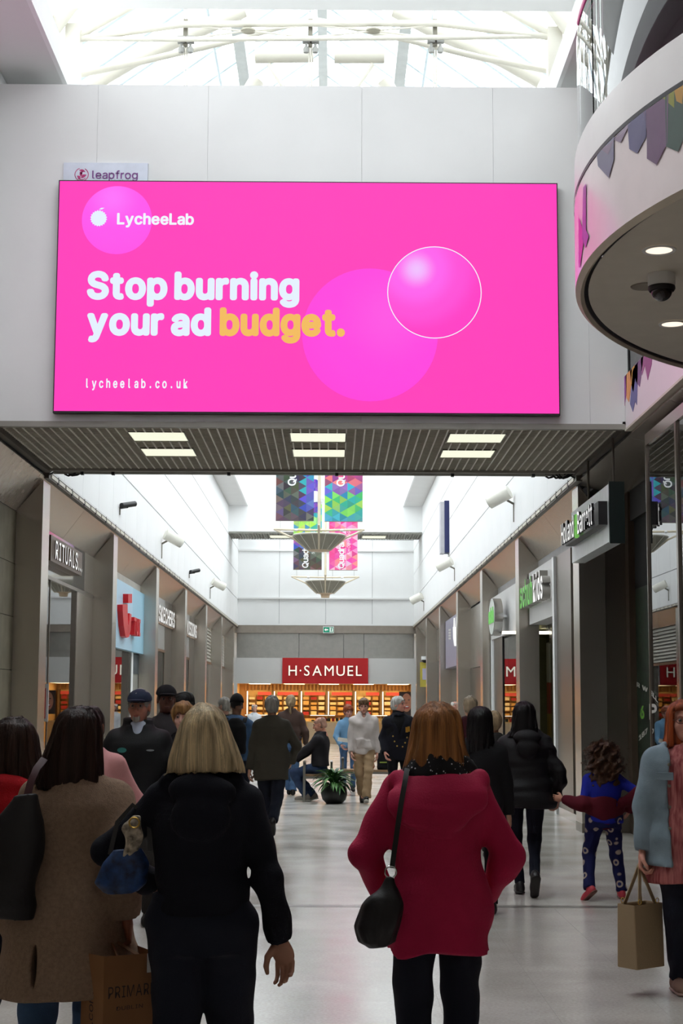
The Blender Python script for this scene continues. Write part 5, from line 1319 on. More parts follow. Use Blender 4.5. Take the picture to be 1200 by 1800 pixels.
            if g.get('hood'):
                A.ell((0, (-.085 * wy + yb - t) * s, (1.395 + dzz) * s), (.135 * s, .07 * s, .07 * s), .012 * s).ell((0, (-.112 * wy + yb - t) * s, (1.31 + dzz) * s), (.11 * s, .05 * s, .10 * s), .012 * s)
                for sx in (-1, 1): A.cap((sx * .125 * s, (-.03 + yb) * s, (1.42 + dzz) * s), (sx * .05 * s, (.10 + yb) * s, (1.36 + dzz) * s), .035 * s, .022 * s, .03 * s)
            if g.get('open'):
                ow = g['open']; A.box((-ow * s, .03, g['hem'] * s - .1), (ow * s, .5, 1.6 * s), .012, sub=True)
            for fn in g.get('extra', []): fn(A, s, J_)
            if g.get('plane'): 
                for p_, n_ in g['plane']: A.plane(V3(*p_) * s, n_)
            A.wrinkle(g.get('wr', .008) * s, g.get('wf', 20), seed=int(px) + li, aniso=g.get('an', (1, 1, 1.2)))
            shell(g.get('name', 'jacket'), A, h, g['mat'], e)
    # hair
    if hair:
        st = hair['style']; K = Field(); m_ = hair['mat']; hh = max(.006, min(h * .6, .010))
        if st in ('short', 'fringe', 'ponytail', 'cropped'):
            g_ = {'cropped': .0, 'short': .008}.get(st, .008) + hair.get('vol', 0.0)
            K.ell((0, -.014, .040), (.079 + g_, .099 + g_, .088 + g_), .01)
            if st != 'cropped': K.ell((0, -.045, -.02), (.074 + g_ * .6, .068 + g_, .070), .02)
            K.ell((0, .105, -.045), (.085, .095, .105), .015, sub=True)
            for sx in (-1, 1): K.ell((sx * .09, .012, -.03), (.025, .03, .05), .01, sub=True)
            K.plane((0, 0, hair.get('nape', -.075)), (0, .0, -1))
            if hair.get('bald'): K.ell((0, .01, .12), (.062, .09, .06), .02, sub=True)
            if st == 'ponytail': K.cap((0, -.105, .05), (0, -.135, -.02), .026, .030, .015).cap((0, -.135, -.02), (.01, -.115, -.19), .030, .012, .015)
            if hair.get('quiff'): K.ell((0, .07, .10), (.06, .05, .03), .03).ell((0.0, .095, .065), (.062, .022, .022), .02)
            K.wrinkle(.006, 60, seed=int(px), aniso=(1.4, 1.4, .5)); shell('hair', K, hh, m_, e, TH)
            if hair.get('strands'): strands(K, (0, -.02, .12), hair.get('nape', -.08), hair['strands'], .004, int(px), .012, .004, m=m_, parent=e, T_=TH)
        elif st == 'curly':
            K.ell((0, -.02, .035), (.125, .13, .12), .03).ell((0, -.05, -.05), (.145, .12, .11), .03).ell((0, -.06, -.14), (.135, .09, .09), .03)
            K.ell((0, .10, -.06), (.08, .09, .11), .02, sub=True); K.wrinkle(.026, 75, seed=4); shell('hair', K, .008, m_, e, TH)
            strands(K, (0, -.02, .14), -.20, hair.get('strands', 1100), .0035, 5, .012, .05, curl=1.6, m=m_, parent=e, T_=TH, steps=14)
        else:
            tb = hair['tab']; K.loft([(z, cx, cy, rx, ry) for z, cx, cy, rx, ry in tb], .02, fold=hair.get('fold', .03), nf=11, ph=1.0)
            K.ell((0, -.014, .042), hair.get('skull', (.084, .104, .090)), .03)
            K.box((-.068, .045, -.5), (.068, .3, .070), .03, sub=True)
            for fn in hair.get('extra', []): fn(K)
            K.wrinkle(.004, 70, seed=int(px), aniso=(1.6, 1.6, .15)); shell('hair', K, hh, m_, e, TH)
            if hair.get('strands'): strands(K, hair.get('crown', (0, -.02, .125)), tb[-1][0] if tb[-1][0] < tb[0][0] else tb[0][0], hair['strands'], hair.get('sw', .0042), int(px), .016, .004, m=m_, parent=e, T_=TH, hemfn=hair.get('hemfn'))
    e2 = {'e': e, 'J': J_, 'TH': TH, 's': s, 'hc': hc, 'dzz': dzz}
    return e2
def cap_hat(P, m, brim=True, m2=None, tall=0.0):
    K = Field().ell((0, -.012, .052), (.092, .113, .084 + tall), .01).plane((0, 0, .045), (0, -.15, -1)); K.ell((0, -.012, .03), (.074, .094, .07), .01, sub=True)
    c = shell('cap', K, .007, m, P['e'], P['TH'])
    if brim:
        b = Field().ell((0, .105, .050), (.068, .075, .010), .01).plane((0, .06, 0), (0, -1, 0)); shell('brim', b, .006, m2 or m, c, P['TH'])
    return c
def glasses(P, m, r=.021):
    g = MB()
    for sx in (-1, 1):
        g.path([(sx * .032 + r * 1.15 * math.cos(t), .112, .008 + r * .85 * math.sin(t)) for t in [k * math.pi / 8 for k in range(17)]], .0018, 6)
        g.path([(sx * .056, .110, .012), (sx * .076, .05, .012), (sx * .080, -.01, .010)], .0018, 6)
    g.path([(-.009, .114, .012), (0, .117, .014), (.009, .114, .012)], .0018, 6)
    g.v = [tuple(x) for x in P['TH'](np.array(g.v))]; return g.build('glasses', m, P['e'], True)
# ---------------------------------------------------------------- people
C_black = cloth('cloth_black', (17, 17, 20)); C_navyblack = cloth('cloth_navy_black', (18, 20, 30)); C_jeans = cloth('cloth_dark_jeans', (26, 30, 42), bscale=260)
C_denim = cloth('cloth_blue_denim', (70, 98, 134), bscale=260, var=.2); C_charcoal = cloth('cloth_charcoal', (44, 42, 40))
K_black = mat('shoe_black', (22, 20, 20), rough=.45); K_sole = mat('sole_white', (206, 202, 196), rough=.6); K_dsole = mat('sole_dark', (34, 32, 30))
H_blonde = hair_mat('hair_blonde', (218, 194, 154)); H_brown = hair_mat('hair_dark_brown', (48, 30, 24)); H_ginger = hair_mat('hair_ginger', (164, 108, 62)); H_red = hair_mat('hair_red', (158, 76, 40))
H_black = hair_mat('hair_black', (14, 11, 12)); H_grey = hair_mat('hair_grey', (150, 144, 136)); H_white = hair_mat('hair_white', (226, 220, 212)); H_curl = hair_mat('hair_curly_brown', (84, 56, 38)); H_mouse = hair_mat('hair_mouse', (128, 98, 70)); H_lbrown = hair_mat('hair_light_brown', (150, 110, 66)); H_fair = hair_mat('hair_fair', (176, 150, 116))
BOB1 = [(.128, 0, -.02, .012, .015), (.120, 0, -.02, .034, .045), (.10, 0, -.02, .064, .084), (.06, 0, -.018, .088, .108), (.02, 0, -.018, .105, .120), (-.03, 0, -.02, .123, .122), (-.08, 0, -.025, .139, .118), (-.138, 0, -.03, .149, .110)]
BOB = [(.128, 0, -.02, .02, .025), (.122, 0, -.02, .05, .06), (.10, 0, -.018, .082, .098), (.05, 0, -.016, .104, .120), (-.02, 0, -.018, .116, .124), (-.09, 0, -.026, .132, .122), (-.165, 0, -.03, .146, .112)]
LONG = [(.128, 0, -.02, .02, .025), (.122, 0, -.02, .05, .06), (.10, 0, -.018, .080, .096), (.05, 0, -.016, .098, .116), (-.04, 0, -.03, .106, .110), (-.14, 0, -.055, .116, .085), (-.25, 0, -.075, .118, .062)]
# 1 blonde woman
P1 = person('blonde woman seen from behind in a black hoodie and dark jeans, bob haircut', 360, 5.8, 1.625, 0, (0, -3), tilt=-2, wx=1.02, wy=1.2, headscale=.95, h=.011,
    top=dict(name='hoodie', mat=C_navyblack, hem=.935, t=.022, flare=-.02, hood=True, collar=True, wr=.010, wf=17, band=True, cuff=.050, name_='hoodie'),
    bottom=dict(mat=C_jeans, w=1.36, ankle_r=.062, wr=.006), shoes=dict(mat=K_black), skin_c=(176, 128, 106),
    hair=dict(style='long', mat=H_blonde, tab=BOB1, skull=(.078, .102, .086), sw=.0034, strands=4600, fold=.02, hemfn=lambda Q: -.10 * Q[:, 0]),
    arms=dict(R=dict(wrist=(.295, .03, .835), pole=(.3, -1, 0), palm=(-.3, -1, 0), curl=.75, hs=1.05), L=dict(wrist=(-.22, .22, 1.02), pole=(-1, -.35, 0), curl=.9)),
    legs=dict(R=dict(ankle=(.085, .12, .085)), L=dict(ankle=(-.07, -.12, .11), pitch=-12)))
# 2 red coat woman
C_red = cloth('cloth_raspberry', (178, 28, 72), rough=.75, bscale=120, bump=.18)
def red_hood(A, s, J):
    A.loft([(1.195 * s, 0, -.160 * s, .05 * s, .03 * s), (1.225 * s, 0, -.168 * s, .115 * s, .044 * s), (1.29 * s, 0, -.165 * s, .170 * s, .058 * s), (1.36 * s, 0, -.125 * s, .190 * s, .075 * s), (1.405 * s, 0, -.085 * s, .175 * s, .09 * s), (1.425 * s, 0, -.07 * s, .15 * s, .085 * s)], .006)
    A.cap((.17 * s, -.06 * s, 1.40 * s), (.10 * s, .12 * s, 1.36 * s), .045 * s, .03 * s, .03); A.cap((-.17 * s, -.06 * s, 1.40 * s), (-.10 * s, .12 * s, 1.36 * s), .045 * s, .03 * s, .03)
    A.cap((-.15 * s, -.222 * s, 1.33 * s), (0, -.232 * s, 1.30 * s), .010, .010, .02, sub=True); A.cap((.15 * s, -.222 * s, 1.33 * s), (0, -.232 * s, 1.30 * s), .010, .010, .02, sub=True)
P2 = person('woman with straight ginger hair in a raspberry red hooded coat, seen from behind', 768, 6.4, 1.63, 0, (0, 0), wx=1.0, wy=1.22, h=.011,
    top=dict(name='coat', mat=C_red, hem=.708, t=.034, flare=.03, fold=.012, nf=5, wr=.012, wf=21, extra=[red_hood], cuff=.05, collar=True),
    bottom=dict(mat=C_jeans, w=1.2, ankle_r=.072, wr=.006), shoes=dict(mat=K_black), skin_c=(180, 136, 116),
    hair=dict(style='long', mat=H_ginger, tab=[(z + (.02 if z < -.1 else 0), cx, cy, rx * .97, ry) for z, cx, cy, rx, ry in BOB], sw=.0032, strands=4600, fold=.02, hemfn=lambda Q: -.14 * np.maximum(Q[:, 0], 0)),
    arms=dict(R=dict(wrist=(.215, .15, .90), pole=(1, -.7, 0), curl=.8), L=dict(wrist=(-.215, .15, .90), pole=(-1, -.7, 0), curl=.8)),
    legs=dict(R=dict(ankle=(.095, .10, .085)), L=dict(ankle=(-.085, -.10, .10), pitch=-10)))
m = mat('scarf_dots', (14, 14, 18), rough=.9); nt = m.node_tree; b_ = nt.nodes['Principled BSDF']; tc = nt.nodes.new('ShaderNodeTexCoord'); vo = nt.nodes.new('ShaderNodeTexVoronoi'); vo.inputs['Scale'].default_value = 62
nt.links.new(tc.outputs['Object'], vo.inputs['Vector']); cr = nt.nodes.new('ShaderNodeValToRGB'); cr.color_ramp.elements[0].position = .16; cr.color_ramp.elements[0].color = (.75, .75, .78, 1); cr.color_ramp.elements[1].position = .22; cr.color_ramp.elements[1].color = (.006, .006, .008, 1)
nt.links.new(vo.outputs['Distance'], cr.inputs[0]); nt.links.new(cr.outputs[0], b_.inputs['Base Color'])
s2 = P2['s']; K = Field().loft([(1.405 * s2, 0, -.02 * s2, .165 * s2, .13 * s2), (1.45 * s2, 0, -.02 * s2, .150 * s2, .128 * s2), (1.50 * s2, 0, -.02 * s2, .12 * s2, .118 * s2), (1.52 * s2, 0, -.02 * s2, .10 * s2, .10 * s2)], .03, fold=.05, nf=8).wrinkle(.01, 40, 3)
shell('scarf', K, .01, m, P2['e'])
# 3 tan coat woman
C_tan = cloth('cloth_tan_wool', (152, 126, 106), rough=.95, bump=.4, bscale=240, var=.16, vscale=70)
P3 = person('woman in a long tan wool coat with long dark brown hair, seen from behind', 136, 6.25, 1.61, 3, (-6, 2), tilt=5, wx=1.04, wy=1.15, h=.0115,
    top=dict(name='coat', mat=C_tan, hem=.575, t=.034, flare=.10, fold=.035, nf=6, wr=.010, wf=13, cuff=.066, collar=True,
        extra=[lambda A, s, J: A.box((-.125, -.6, .4), (-.113, -.02, .74), .01, sub=True)]),
    bottom=dict(mat=C_denim, w=1.15, ankle_r=.06), shoes=dict(mat=K_black), skin_c=(150, 92, 70),
    hair=dict(style='long', mat=H_brown, tab=[(.128, .01, -.02, .02, .025), (.122, .01, -.02, .05, .06), (.10, .01, -.018, .074, .096), (.05, .005, -.016, .090, .118), (-.04, -.002, -.022, .110, .122), (-.12, -.008, -.035, .132, .112), (-.20, -.012, -.045, .146, .088)], sw=.0034, strands=4200, fold=.03),
    arms=dict(R=dict(wrist=(.228, -.09, .875), pole=(.12, -1, 0), palm=(-1, -.2, 0), curl=1.15, hs=1.05), L=dict(wrist=(-.26, .06, .84))),
    legs=dict(R=dict(ankle=(.05, .22, .085)), L=dict(ankle=(-.14, -.22, .14), pitch=-30)))
# 4 far-left woman in red
C_scarlet = cloth('cloth_scarlet', (176, 14, 26)); C_maroon = cloth('cloth_maroon', (62, 16, 26))
def two(A, s, J): pass
P4 = person('dark-haired woman in a scarlet padded jacket at the left edge, seen from behind', 26, 6.9, 1.56, 0, (8, 0), wx=1.15, wy=1.2, h=.014, hands=False,
    top=[dict(name='jacket', mat=C_maroon, hem=.80, t=.024, collar=True), dict(name='yoke', mat=C_scarlet, hem=1.19, t=.030, sl=.02, hood=True, wr=.008, collar=True)],
    bottom=dict(mat=C_jeans), shoes=dict(mat=K_black), skin_c=(180, 136, 116), hair=dict(style='long', mat=hair_mat('hair_dark_wavy', (54, 36, 28)), tab=[(z, cx + .0, cy, rx * 1.0, ry) for z, cx, cy, rx, ry in BOB[:-1]] + [(-.15, .02, -.04, .135, .11)], strands=1600, fold=.05))
# 5 person in pink behind the tan coat
C_pink = cloth('cloth_pink', (206, 146, 146))
person('person in a pale pink top walking mostly hidden behind the tan coat woman', 160, 9.5, 1.60, 180, h=.016, top=dict(name='sweatshirt', mat=C_pink, hem=.86, t=.02, wr=.008), bottom=dict(mat=C_charcoal), shoes=dict(mat=K_black), skin_c=(150, 100, 84),
    hair=dict(style='short', mat=H_brown, nape=-.05), face=False, arms=dict(L=dict(wrist=(.0, 0, 0)), R=dict(wrist=(-.0, 0, 0))) and dict(L=dict(wrist=(-.235, .04, .93), pole=(-.5, -1, 0), palm=(1, .2, 0), curl=.5), R=dict(wrist=(.2, .05, .85))))
# 6 man in navy cap
C_jk = cloth('cloth_black_shell', (16, 17, 18), rough=.7)
P6 = person('older man in a navy cap, glasses and black outdoor jacket facing the viewer', 245, 12.0, 1.72, 180, (-6, 0), wx=1.22, wy=1.25, h=.013, male=True, face=True,
    top=[dict(name='shirt', mat=mat('shirt_pale', (176, 184, 200), rough=.8), hem=1.2, t=.008, sleeveless=True, zt=1.47, collar=True), dict(name='jacket', mat=C_jk, hem=.82, t=.03, wr=.010, open=.0, cuff=.05, flare=.02, extra=[lambda A, s, J: (A.loft([(1.39 * s, 0, -.01 * s, .12 * s, .10 * s), (1.50 * s, 0, -.02 * s, .115 * s, .105 * s)], .02), A.ell((0, .11 * s, 1.475 * s), (.036 * s, .10 * s, .085 * s), .01, sub=True))])],
    bottom=dict(mat=C_charcoal, w=1.1), shoes=dict(mat=K_black), skin_c=(170, 112, 92), hair=dict(style='short', mat=H_grey, brow=mat('brow_grey', (120, 112, 104))),
    arms=dict(R=dict(wrist=(.24, .16, .92), pole=(1, -.8, 0), curl=.8), L=dict(wrist=(-.24, .16, .92), pole=(-1, -.8, 0), curl=.8)))
cap_hat(P6, cloth('cap_navy', (30, 38, 58))); glasses(P6, M_steeld)
K = Field().ell((0, .085, -.083), (.030, .022, .030), .01); v, q_ = K.mesh(.006); mesh_obj('beard', [(P6['TH'](v), q_)], H_grey, P6['e'])
for nm, x_, c_1, w_ in (('badge', .10, (36, 110, 104), .035), ('logo_patch', -.11, (120, 124, 126), .035)):
    MB().lathe([(0, 0), (w_ if nm == 'badge' else .03, .002)], (0, 0, 0), 14).build(nm, mat(nm + '_m', c_1), P6['e']).matrix_local = Matrix.Translation((x_, .192, 1.285)) @ Matrix.Rotation(math.radians(-90), 4, 'X') @ Matrix.Diagonal((1, .55 if nm == 'badge' else .25, 1, 1))
# 7 man in black cap behind
P7 = person('man in a black cap and dark jacket behind the man with the navy cap', 293, 14.6, 1.78, 160, (30, 0), h=.018, male=True, face=True, top=dict(name='jacket', mat=cloth('cloth_dark_taupe', (46, 42, 44)), hem=.85, t=.03, collar=True, hood=True), bottom=dict(mat=C_charcoal), shoes=dict(mat=K_black), skin_c=(96, 62, 50), hair=dict(style='cropped', mat=H_black))
cap_hat(P7, C_black)
# 8 dark-haired person behind
person('person with dark gathered curls looking sideways behind the man in the black cap', 324, 16.5, 1.72, 120, (30, -14), h=.02, face=True, top=dict(name='jacket', mat=C_black, hem=.85, t=.03, hood=True), bottom=dict(mat=C_charcoal), shoes=dict(mat=K_black), skin_c=(130, 84, 70),
    hair=dict(style='short', mat=H_black, vol=.012), )
# 9 curly teenager
P9 = person('young person with curly light brown hair and black jacket over a printed tee', 322, 13.2, 1.62, 180, (-4, 0), h=.014, face=True, wx=.95, skin_c=(206, 160, 144),
    top=[dict(name='tee', mat=cloth('tee_black', (26, 26, 30)), hem=.86, t=.012), dict(name='jacket', mat=C_black, hem=.80, t=.026, open=.085)], bottom=dict(mat=C_black), shoes=dict(mat=K_black),
    hair=dict(style='short', mat=H_lbrown, vol=.016, quiff=True, strands=500))
lettering('NASA'[0:1] + 'R', (.055, .150, 1.19), (-1, 0, 0), (0, 0, 1), .055, mat('tee_print', (196, 196, 196)), P9['e'], single=True, name='tee_print', bold=.03, width=.11)
# 10 backpack man
P10 = person('person in a black beanie and denim jacket with a black backpack, seen from behind', 416, 20.5, 1.70, 0, (0, 0), h=.018, male=True, top=dict(name='jacket', mat=C_denim, hem=.88, t=.024, collar=True, hood=True), bottom=dict(mat=C_jeans), shoes=dict(mat=K_black), skin_c=(120, 84, 66), hair=dict(style='cropped', mat=H_black))
cap_hat(P10, C_black, False, tall=.035)
# 11, 12 heads further off
person('grey-haired person in dark clothes seen behind the backpack wearer', 394, 24.0, 1.69, 10, (40, 0), h=.022, male=True, top=dict(name='coat', mat=C_charcoal, hem=.8, t=.03), bottom=dict(mat=C_charcoal), shoes=dict(mat=K_black), skin_c=(196, 150, 130), hair=dict(style='short', mat=H_grey))
person('person with thin white hair and white shirt far off at the jeweller', 447, 44.0, 1.56, 200, (0, 0), h=.024, male=True, top=dict(name='shirt', mat=cloth('cloth_white', (216, 220, 226)), hem=.9, t=.02), bottom=dict(mat=C_charcoal), shoes=dict(mat=K_black), skin_c=(206, 156, 136), hair=dict(style='short', mat=H_white, bald=True))
# 13 grey man in olive jacket
P13 = person('grey-haired man in a dark olive jacket and jeans walking away', 478, 19.8, 1.70, 0, (0, 0), h=.016, male=True, wx=1.2, wy=1.2, top=dict(name='jacket', mat=cloth('cloth_olive', (62, 58, 50)), hem=.68, t=.03, collar=True, cuff=.05, wr=.009), bottom=dict(mat=C_jeans, w=1.15, ankle_r=.07), shoes=dict(mat=K_black), skin_c=(190, 140, 118), hair=dict(style='short', mat=H_grey, vol=.006),
    arms=dict(R=dict(wrist=(.24, .14, .90), pole=(1, -.9, 0), curl=.8), L=dict(wrist=(-.27, .02, .80))), legs=dict(R=dict(ankle=(.03, -.30, .20), pitch=-50), L=dict(ankle=(-.06, .22, .085))))
# 14 ponytail woman
person('woman with a long fair ponytail, brown jacket and blue jeans, seen from behind', 511, 28.3, 1.75, 0, (-6, 0), h=.018, wx=1.05, top=dict(name='jacket', mat=cloth('cloth_brown', (76, 58, 52)), hem=.92, t=.024, collar=True), bottom=dict(mat=C_denim, w=1.0, ankle_r=.066), shoes=dict(mat=K_black), hair=dict(style='ponytail', mat=H_fair), legs=dict(R=dict(ankle=(.05, -.08, .085)), L=dict(ankle=(-.02, .1, .085))), arms=dict(R=dict(wrist=(.26, .1, .88)), L=dict(wrist=(-.22, .12, .95), pole=(-1, -.6, 0))))
# 15 seated man
P15 = person('bald man in a dark jacket and jeans sitting on the steel bench in profile', 562, 26.6, 1.74, 78, (4, -14), h=.013, male=True, face=True, seat=.46, yb=-.01, top=dict(name='jacket', mat=cloth('cloth_dark_navy', (30, 27, 32), rough=.7), hem=.92, t=.034, collar=True, wr=.009), bottom=dict(mat=cloth('cloth_mid_denim', (52, 68, 100), bscale=260, var=.2), w=1.1, ankle_r=.06), shoes=dict(mat=mat('trainer_grey', (150, 142, 134), rough=.7), sole=K_sole), skin_c=(214, 150, 126),
    hair=dict(style='fringe', mat=hair_mat('hair_stubble', (196, 150, 130)), bald=True, nape=-.06, vol=-.006), arms=dict(R=dict(wrist=(.10, .42, .66), pole=(1, -.5, -.6), curl=.7), L=dict(wrist=(-.10, .42, .66), pole=(-1, -.5, -.6), curl=.7)),
    legs=dict(R=dict(ankle=(.10, .12, .10), pole=(0, 1, .3), pitch=-14), L=dict(ankle=(-.10, .20, .09), pole=(0, 1, .3))))
# 16 red-haired reader
P16 = person('woman with short red hair and denim jacket behind the young man in the hoodie', 612, 29.5, 1.57, 185, (10, -10), h=.018, face=True, top=dict(name='jacket', mat=cloth('cloth_light_denim', (110, 150, 184), bscale=260), hem=.86, t=.022, collar=True), bottom=dict(mat=C_denim), shoes=dict(mat=K_black), skin_c=(210, 152, 138), hair=dict(style='short', mat=H_red, vol=.014, nape=-.10), arms=dict(R=dict(wrist=(.16, .24, .92), pole=(1, -.5, -.3)), L=dict(wrist=(-.12, .26, .92), pole=(-1, -.5, -.3))))
# 17 young man in hoodie
P17 = person('young man in a pale grey hoodie and beige trousers walking towards the viewer', 639, 26.2, 1.69, 180, (0, -6), h=.012, male=True, face=True, wx=1.05, top=dict(name='hoodie', mat=cloth('cloth_pale_grey', (206, 196, 192), rough=.9), hem=.80, t=.034, wr=.011, wf=20, band=True, cuff=.05, extra=[lambda A, s, J: (A.loft([(1.36 * s, 0, -.02 * s, .125 * s, .11 * s), (1.43 * s, 0, -.02 * s, .10 * s, .098 * s), (1.49 * s, 0, -.03 * s, .085 * s, .09 * s)], .02), A.ell((0, .11 * s, 1.45 * s), (.05 * s, .09 * s, .07 * s), .012, sub=True), A.box((-.13 * s, .12 * s, .90 * s), (.13 * s, .168 * s, 1.04 * s), .03))]),
    bottom=dict(mat=cloth('cloth_beige', (172, 144, 112), var=.12), w=1.15, ankle_r=.072, wr=.006), shoes=dict(mat=K_black, sole=K_sole), skin_c=(212, 158, 140), hair=dict(style='short', mat=H_mouse, vol=.006, quiff=True),
    arms=dict(R=dict(wrist=(.20, .10, .83)), L=dict(wrist=(-.22, .02, .82))), legs=dict(R=dict(ankle=(.02, -.16, .13), pitch=-25), L=dict(ankle=(-.04, .22, .10), pitch=14)))
# 18 man in blazer
P18 = person('white-haired man in a dark blazer with brass buttons and black roll-neck', 700, 24.8, 1.72, 186, (52, 4), h=.015, male=True, face=True, wx=1.15, wy=1.15, top=[dict(name='roll_neck', mat=C_black, hem=.95, t=.012, sleeveless=True, zt=1.50, collar=True), dict(name='blazer', mat=cloth('cloth_blazer', (22, 22, 32)), hem=.74, t=.028, collar=True, extra=[lambda A, s, J: A.loft([(1.10 * s, 0, .16 * s, .004, .08 * s), (1.42 * s, 0, .13 * s, .085 * s, .12 * s)], .01, sub=True)])],
    bottom=dict(mat=C_black, w=1.1), shoes=dict(mat=K_black), skin_c=(214, 150, 132), hair=dict(style='short', mat=H_white, vol=.004), arms=dict(R=dict(wrist=(.22, .10, .86)), L=dict(wrist=(-.22, .10, .86))))
for bx, bz in ((-.11, 1.10), (.11, 1.12), (-.08, 1.02), (.085, 1.04), (-.04, .96), (.045, .97)):
    MB().lathe([(0, .012), (.011, .008), (.013, 0)], (0, 0, 0), 10).build('button', mat('brass', (214, 176, 90), rough=.3, metal=.8), P18['e']).matrix_local = Matrix.Translation((bx, .165, bz)) @ Matrix.Rotation(math.radians(-90), 4, 'X')
for k in range(2):
    MB().box(-.018, .018, 0, .008, -.05, .03).build('medal', mat('medal_gold', (206, 150, 60), rough=.35, metal=.6), P18['e']).matrix_local = Matrix.Translation((-.135 + .03 * k, .168, 1.24 - .01 * k))
# 19 woman in black long hair, 20 puffer woman, 21 child
def puff(A, s, J):
    pass
person('woman with very long black hair in black clothes right behind the red coat woman', 842, 12.6, 1.60, 0, (12, 0), tilt=3, h=.016, wx=1.1, top=dict(name='coat', mat=cloth('cloth_soft_black', (22, 22, 24)), hem=.75, t=.03), bottom=dict(mat=C_black), shoes=dict(mat=K_black), hair=dict(style='long', mat=H_black, tab=LONG, strands=700, fold=.03))
P20 = person('woman with straight black hair in a black hooded puffer jacket, leading a child', 921, 13.8, 1.64, 0, (-8, 0), h=.013, wx=1.15, wy=1.25, top=dict(name='puffer_jacket', mat=cloth('cloth_puffer', (20, 19, 21), rough=.6), hem=.76, t=.04, flare=.08, hood=True, wr=.014, wf=16, an=(.4, .4, 2.2), cuff=.055), bottom=dict(mat=cloth('cloth_leggings', (18, 22, 34)), w=.98, ankle_r=.045, wr=.004), shoes=dict(mat=K_black, sole=K_dsole), skin_c=(190, 140, 120), hair=dict(style='long', mat=H_black, tab=LONG[:6] + [(-.18, -.03, -.06, .118, .07)], strands=900, fold=.02, extra=[lambda K: K.cap((-.06, .02, -.05), (-.13, .05, -.20), .04, .015, .03)]),
    arms=dict(R=dict(wrist=(.30, .06, .86), pole=(.8, -1, 0), curl=.9), L=dict(wrist=(-.24, .12, .90), pole=(-1, -.8, 0))), legs=dict(R=dict(ankle=(.055, -.20, .20), pitch=-52), L=dict(ankle=(-.035, .16, .09))))
mlg = cloth('cloth_printed_leggings', (24, 28, 74)); nt = mlg.node_tree; b_ = nt.nodes['Principled BSDF']; tc = nt.nodes.new('ShaderNodeTexCoord'); vo = nt.nodes.new('ShaderNodeTexVoronoi'); vo.inputs['Scale'].default_value = 11; vo.inputs['Randomness'].default_value = .5
nt.links.new(tc.outputs['Object'], vo.inputs['Vector']); cr = nt.nodes.new('ShaderNodeValToRGB'); ce_ = cr.color_ramp
ce_.elements[0].position = 0; ce_.elements[0].color = (*lin((36, 40, 90)), 1); ce_.elements[1].position = .16; ce_.elements[1].color = (*lin((36, 40, 90)), 1)
for p_, c_3 in ((.20, (176, 160, 150)), (.30, (176, 160, 150)), (.35, (24, 28, 74))): el_ = ce_.elements.new(p_); el_.color = (*lin(c_3), 1)
nt.links.new(vo.outputs['Distance'], cr.inputs[0]); nt.links.new(cr.outputs[0], b_.inputs['Base Color'])
def slip(A, s, J):
    pass
P21 = person('small child with curly brown hair, blue top and maroon jacket slipped to the elbows', 1058, 13.6, 1.26, 0, (10, 0), headscale=1.25, h=.011, wx=1.15, wy=1.25, top=dict(name='top', mat=cloth('cloth_royal_blue', (30, 40, 150)), hem=.86, t=.02, sl=.3), bottom=dict(mat=mlg, w=1.15, ankle_r=.062, wr=.006), shoes=dict(mat=mat('shoe_coral', (196, 62, 76), rough=.6), sole=mat('sole_brown', (110, 70, 60))), skin_c=(196, 140, 116), hair=dict(style='curly', mat=H_curl, strands=1500),
    arms=dict(L=dict(wrist=(-.46, .05, 1.12), pole=(-.3, -.4, -1), palm=(0, 1, 0)), R=dict(wrist=(.30, .02, 1.0), pole=(.8, -.6, 0))), legs=dict(L=dict(ankle=(-.20, -.14, .14), pitch=-38, yaw=38), R=dict(ankle=(.20, .05, .085), yaw=-4)))
s_ = P21['s']; J_ = P21['J']; cj = Field()
zz = 1.10 * s_
cj.loft([(.80 * s_, 0.02, -.10 * s_, .05 * s_, .04 * s_), (.88 * s_, .02, -.07 * s_, .15 * s_, .10 * s_), (.98 * s_, .01, -.04 * s_, .235 * s_, .15 * s_), (1.08 * s_, 0, -.03 * s_, .25 * s_, .165 * s_), (1.15 * s_, 0, -.02 * s_, .245 * s_, .165 * s_)], .03)
cj.loft([(1.06 * s_, 0, 0, .21 * s_, .14 * s_), (1.3 * s_, 0, 0, .21 * s_, .14 * s_)], .01, sub=True)
for nm, sg in (('L', -1), ('R', 1)):
    j = J_[nm]; d_ = j['wr'] - j['el']; cj.cap(tuple(j['el'] - V3(0, .02, .02)), tuple(j['el'] + d_ * 1.02), .075 * s_, .05 * s_, .06 * s_, cut=True); cj.cap((sg * .17 * s_, -.05 * s_, 1.08 * s_), tuple(j['el']), .07 * s_, .07 * s_, .05 * s_)
cj.wrinkle(.012, 20, 7); shell('jacket', cj, .012, cloth('cloth_slipped_maroon', (86, 14, 30)), P21['e'])
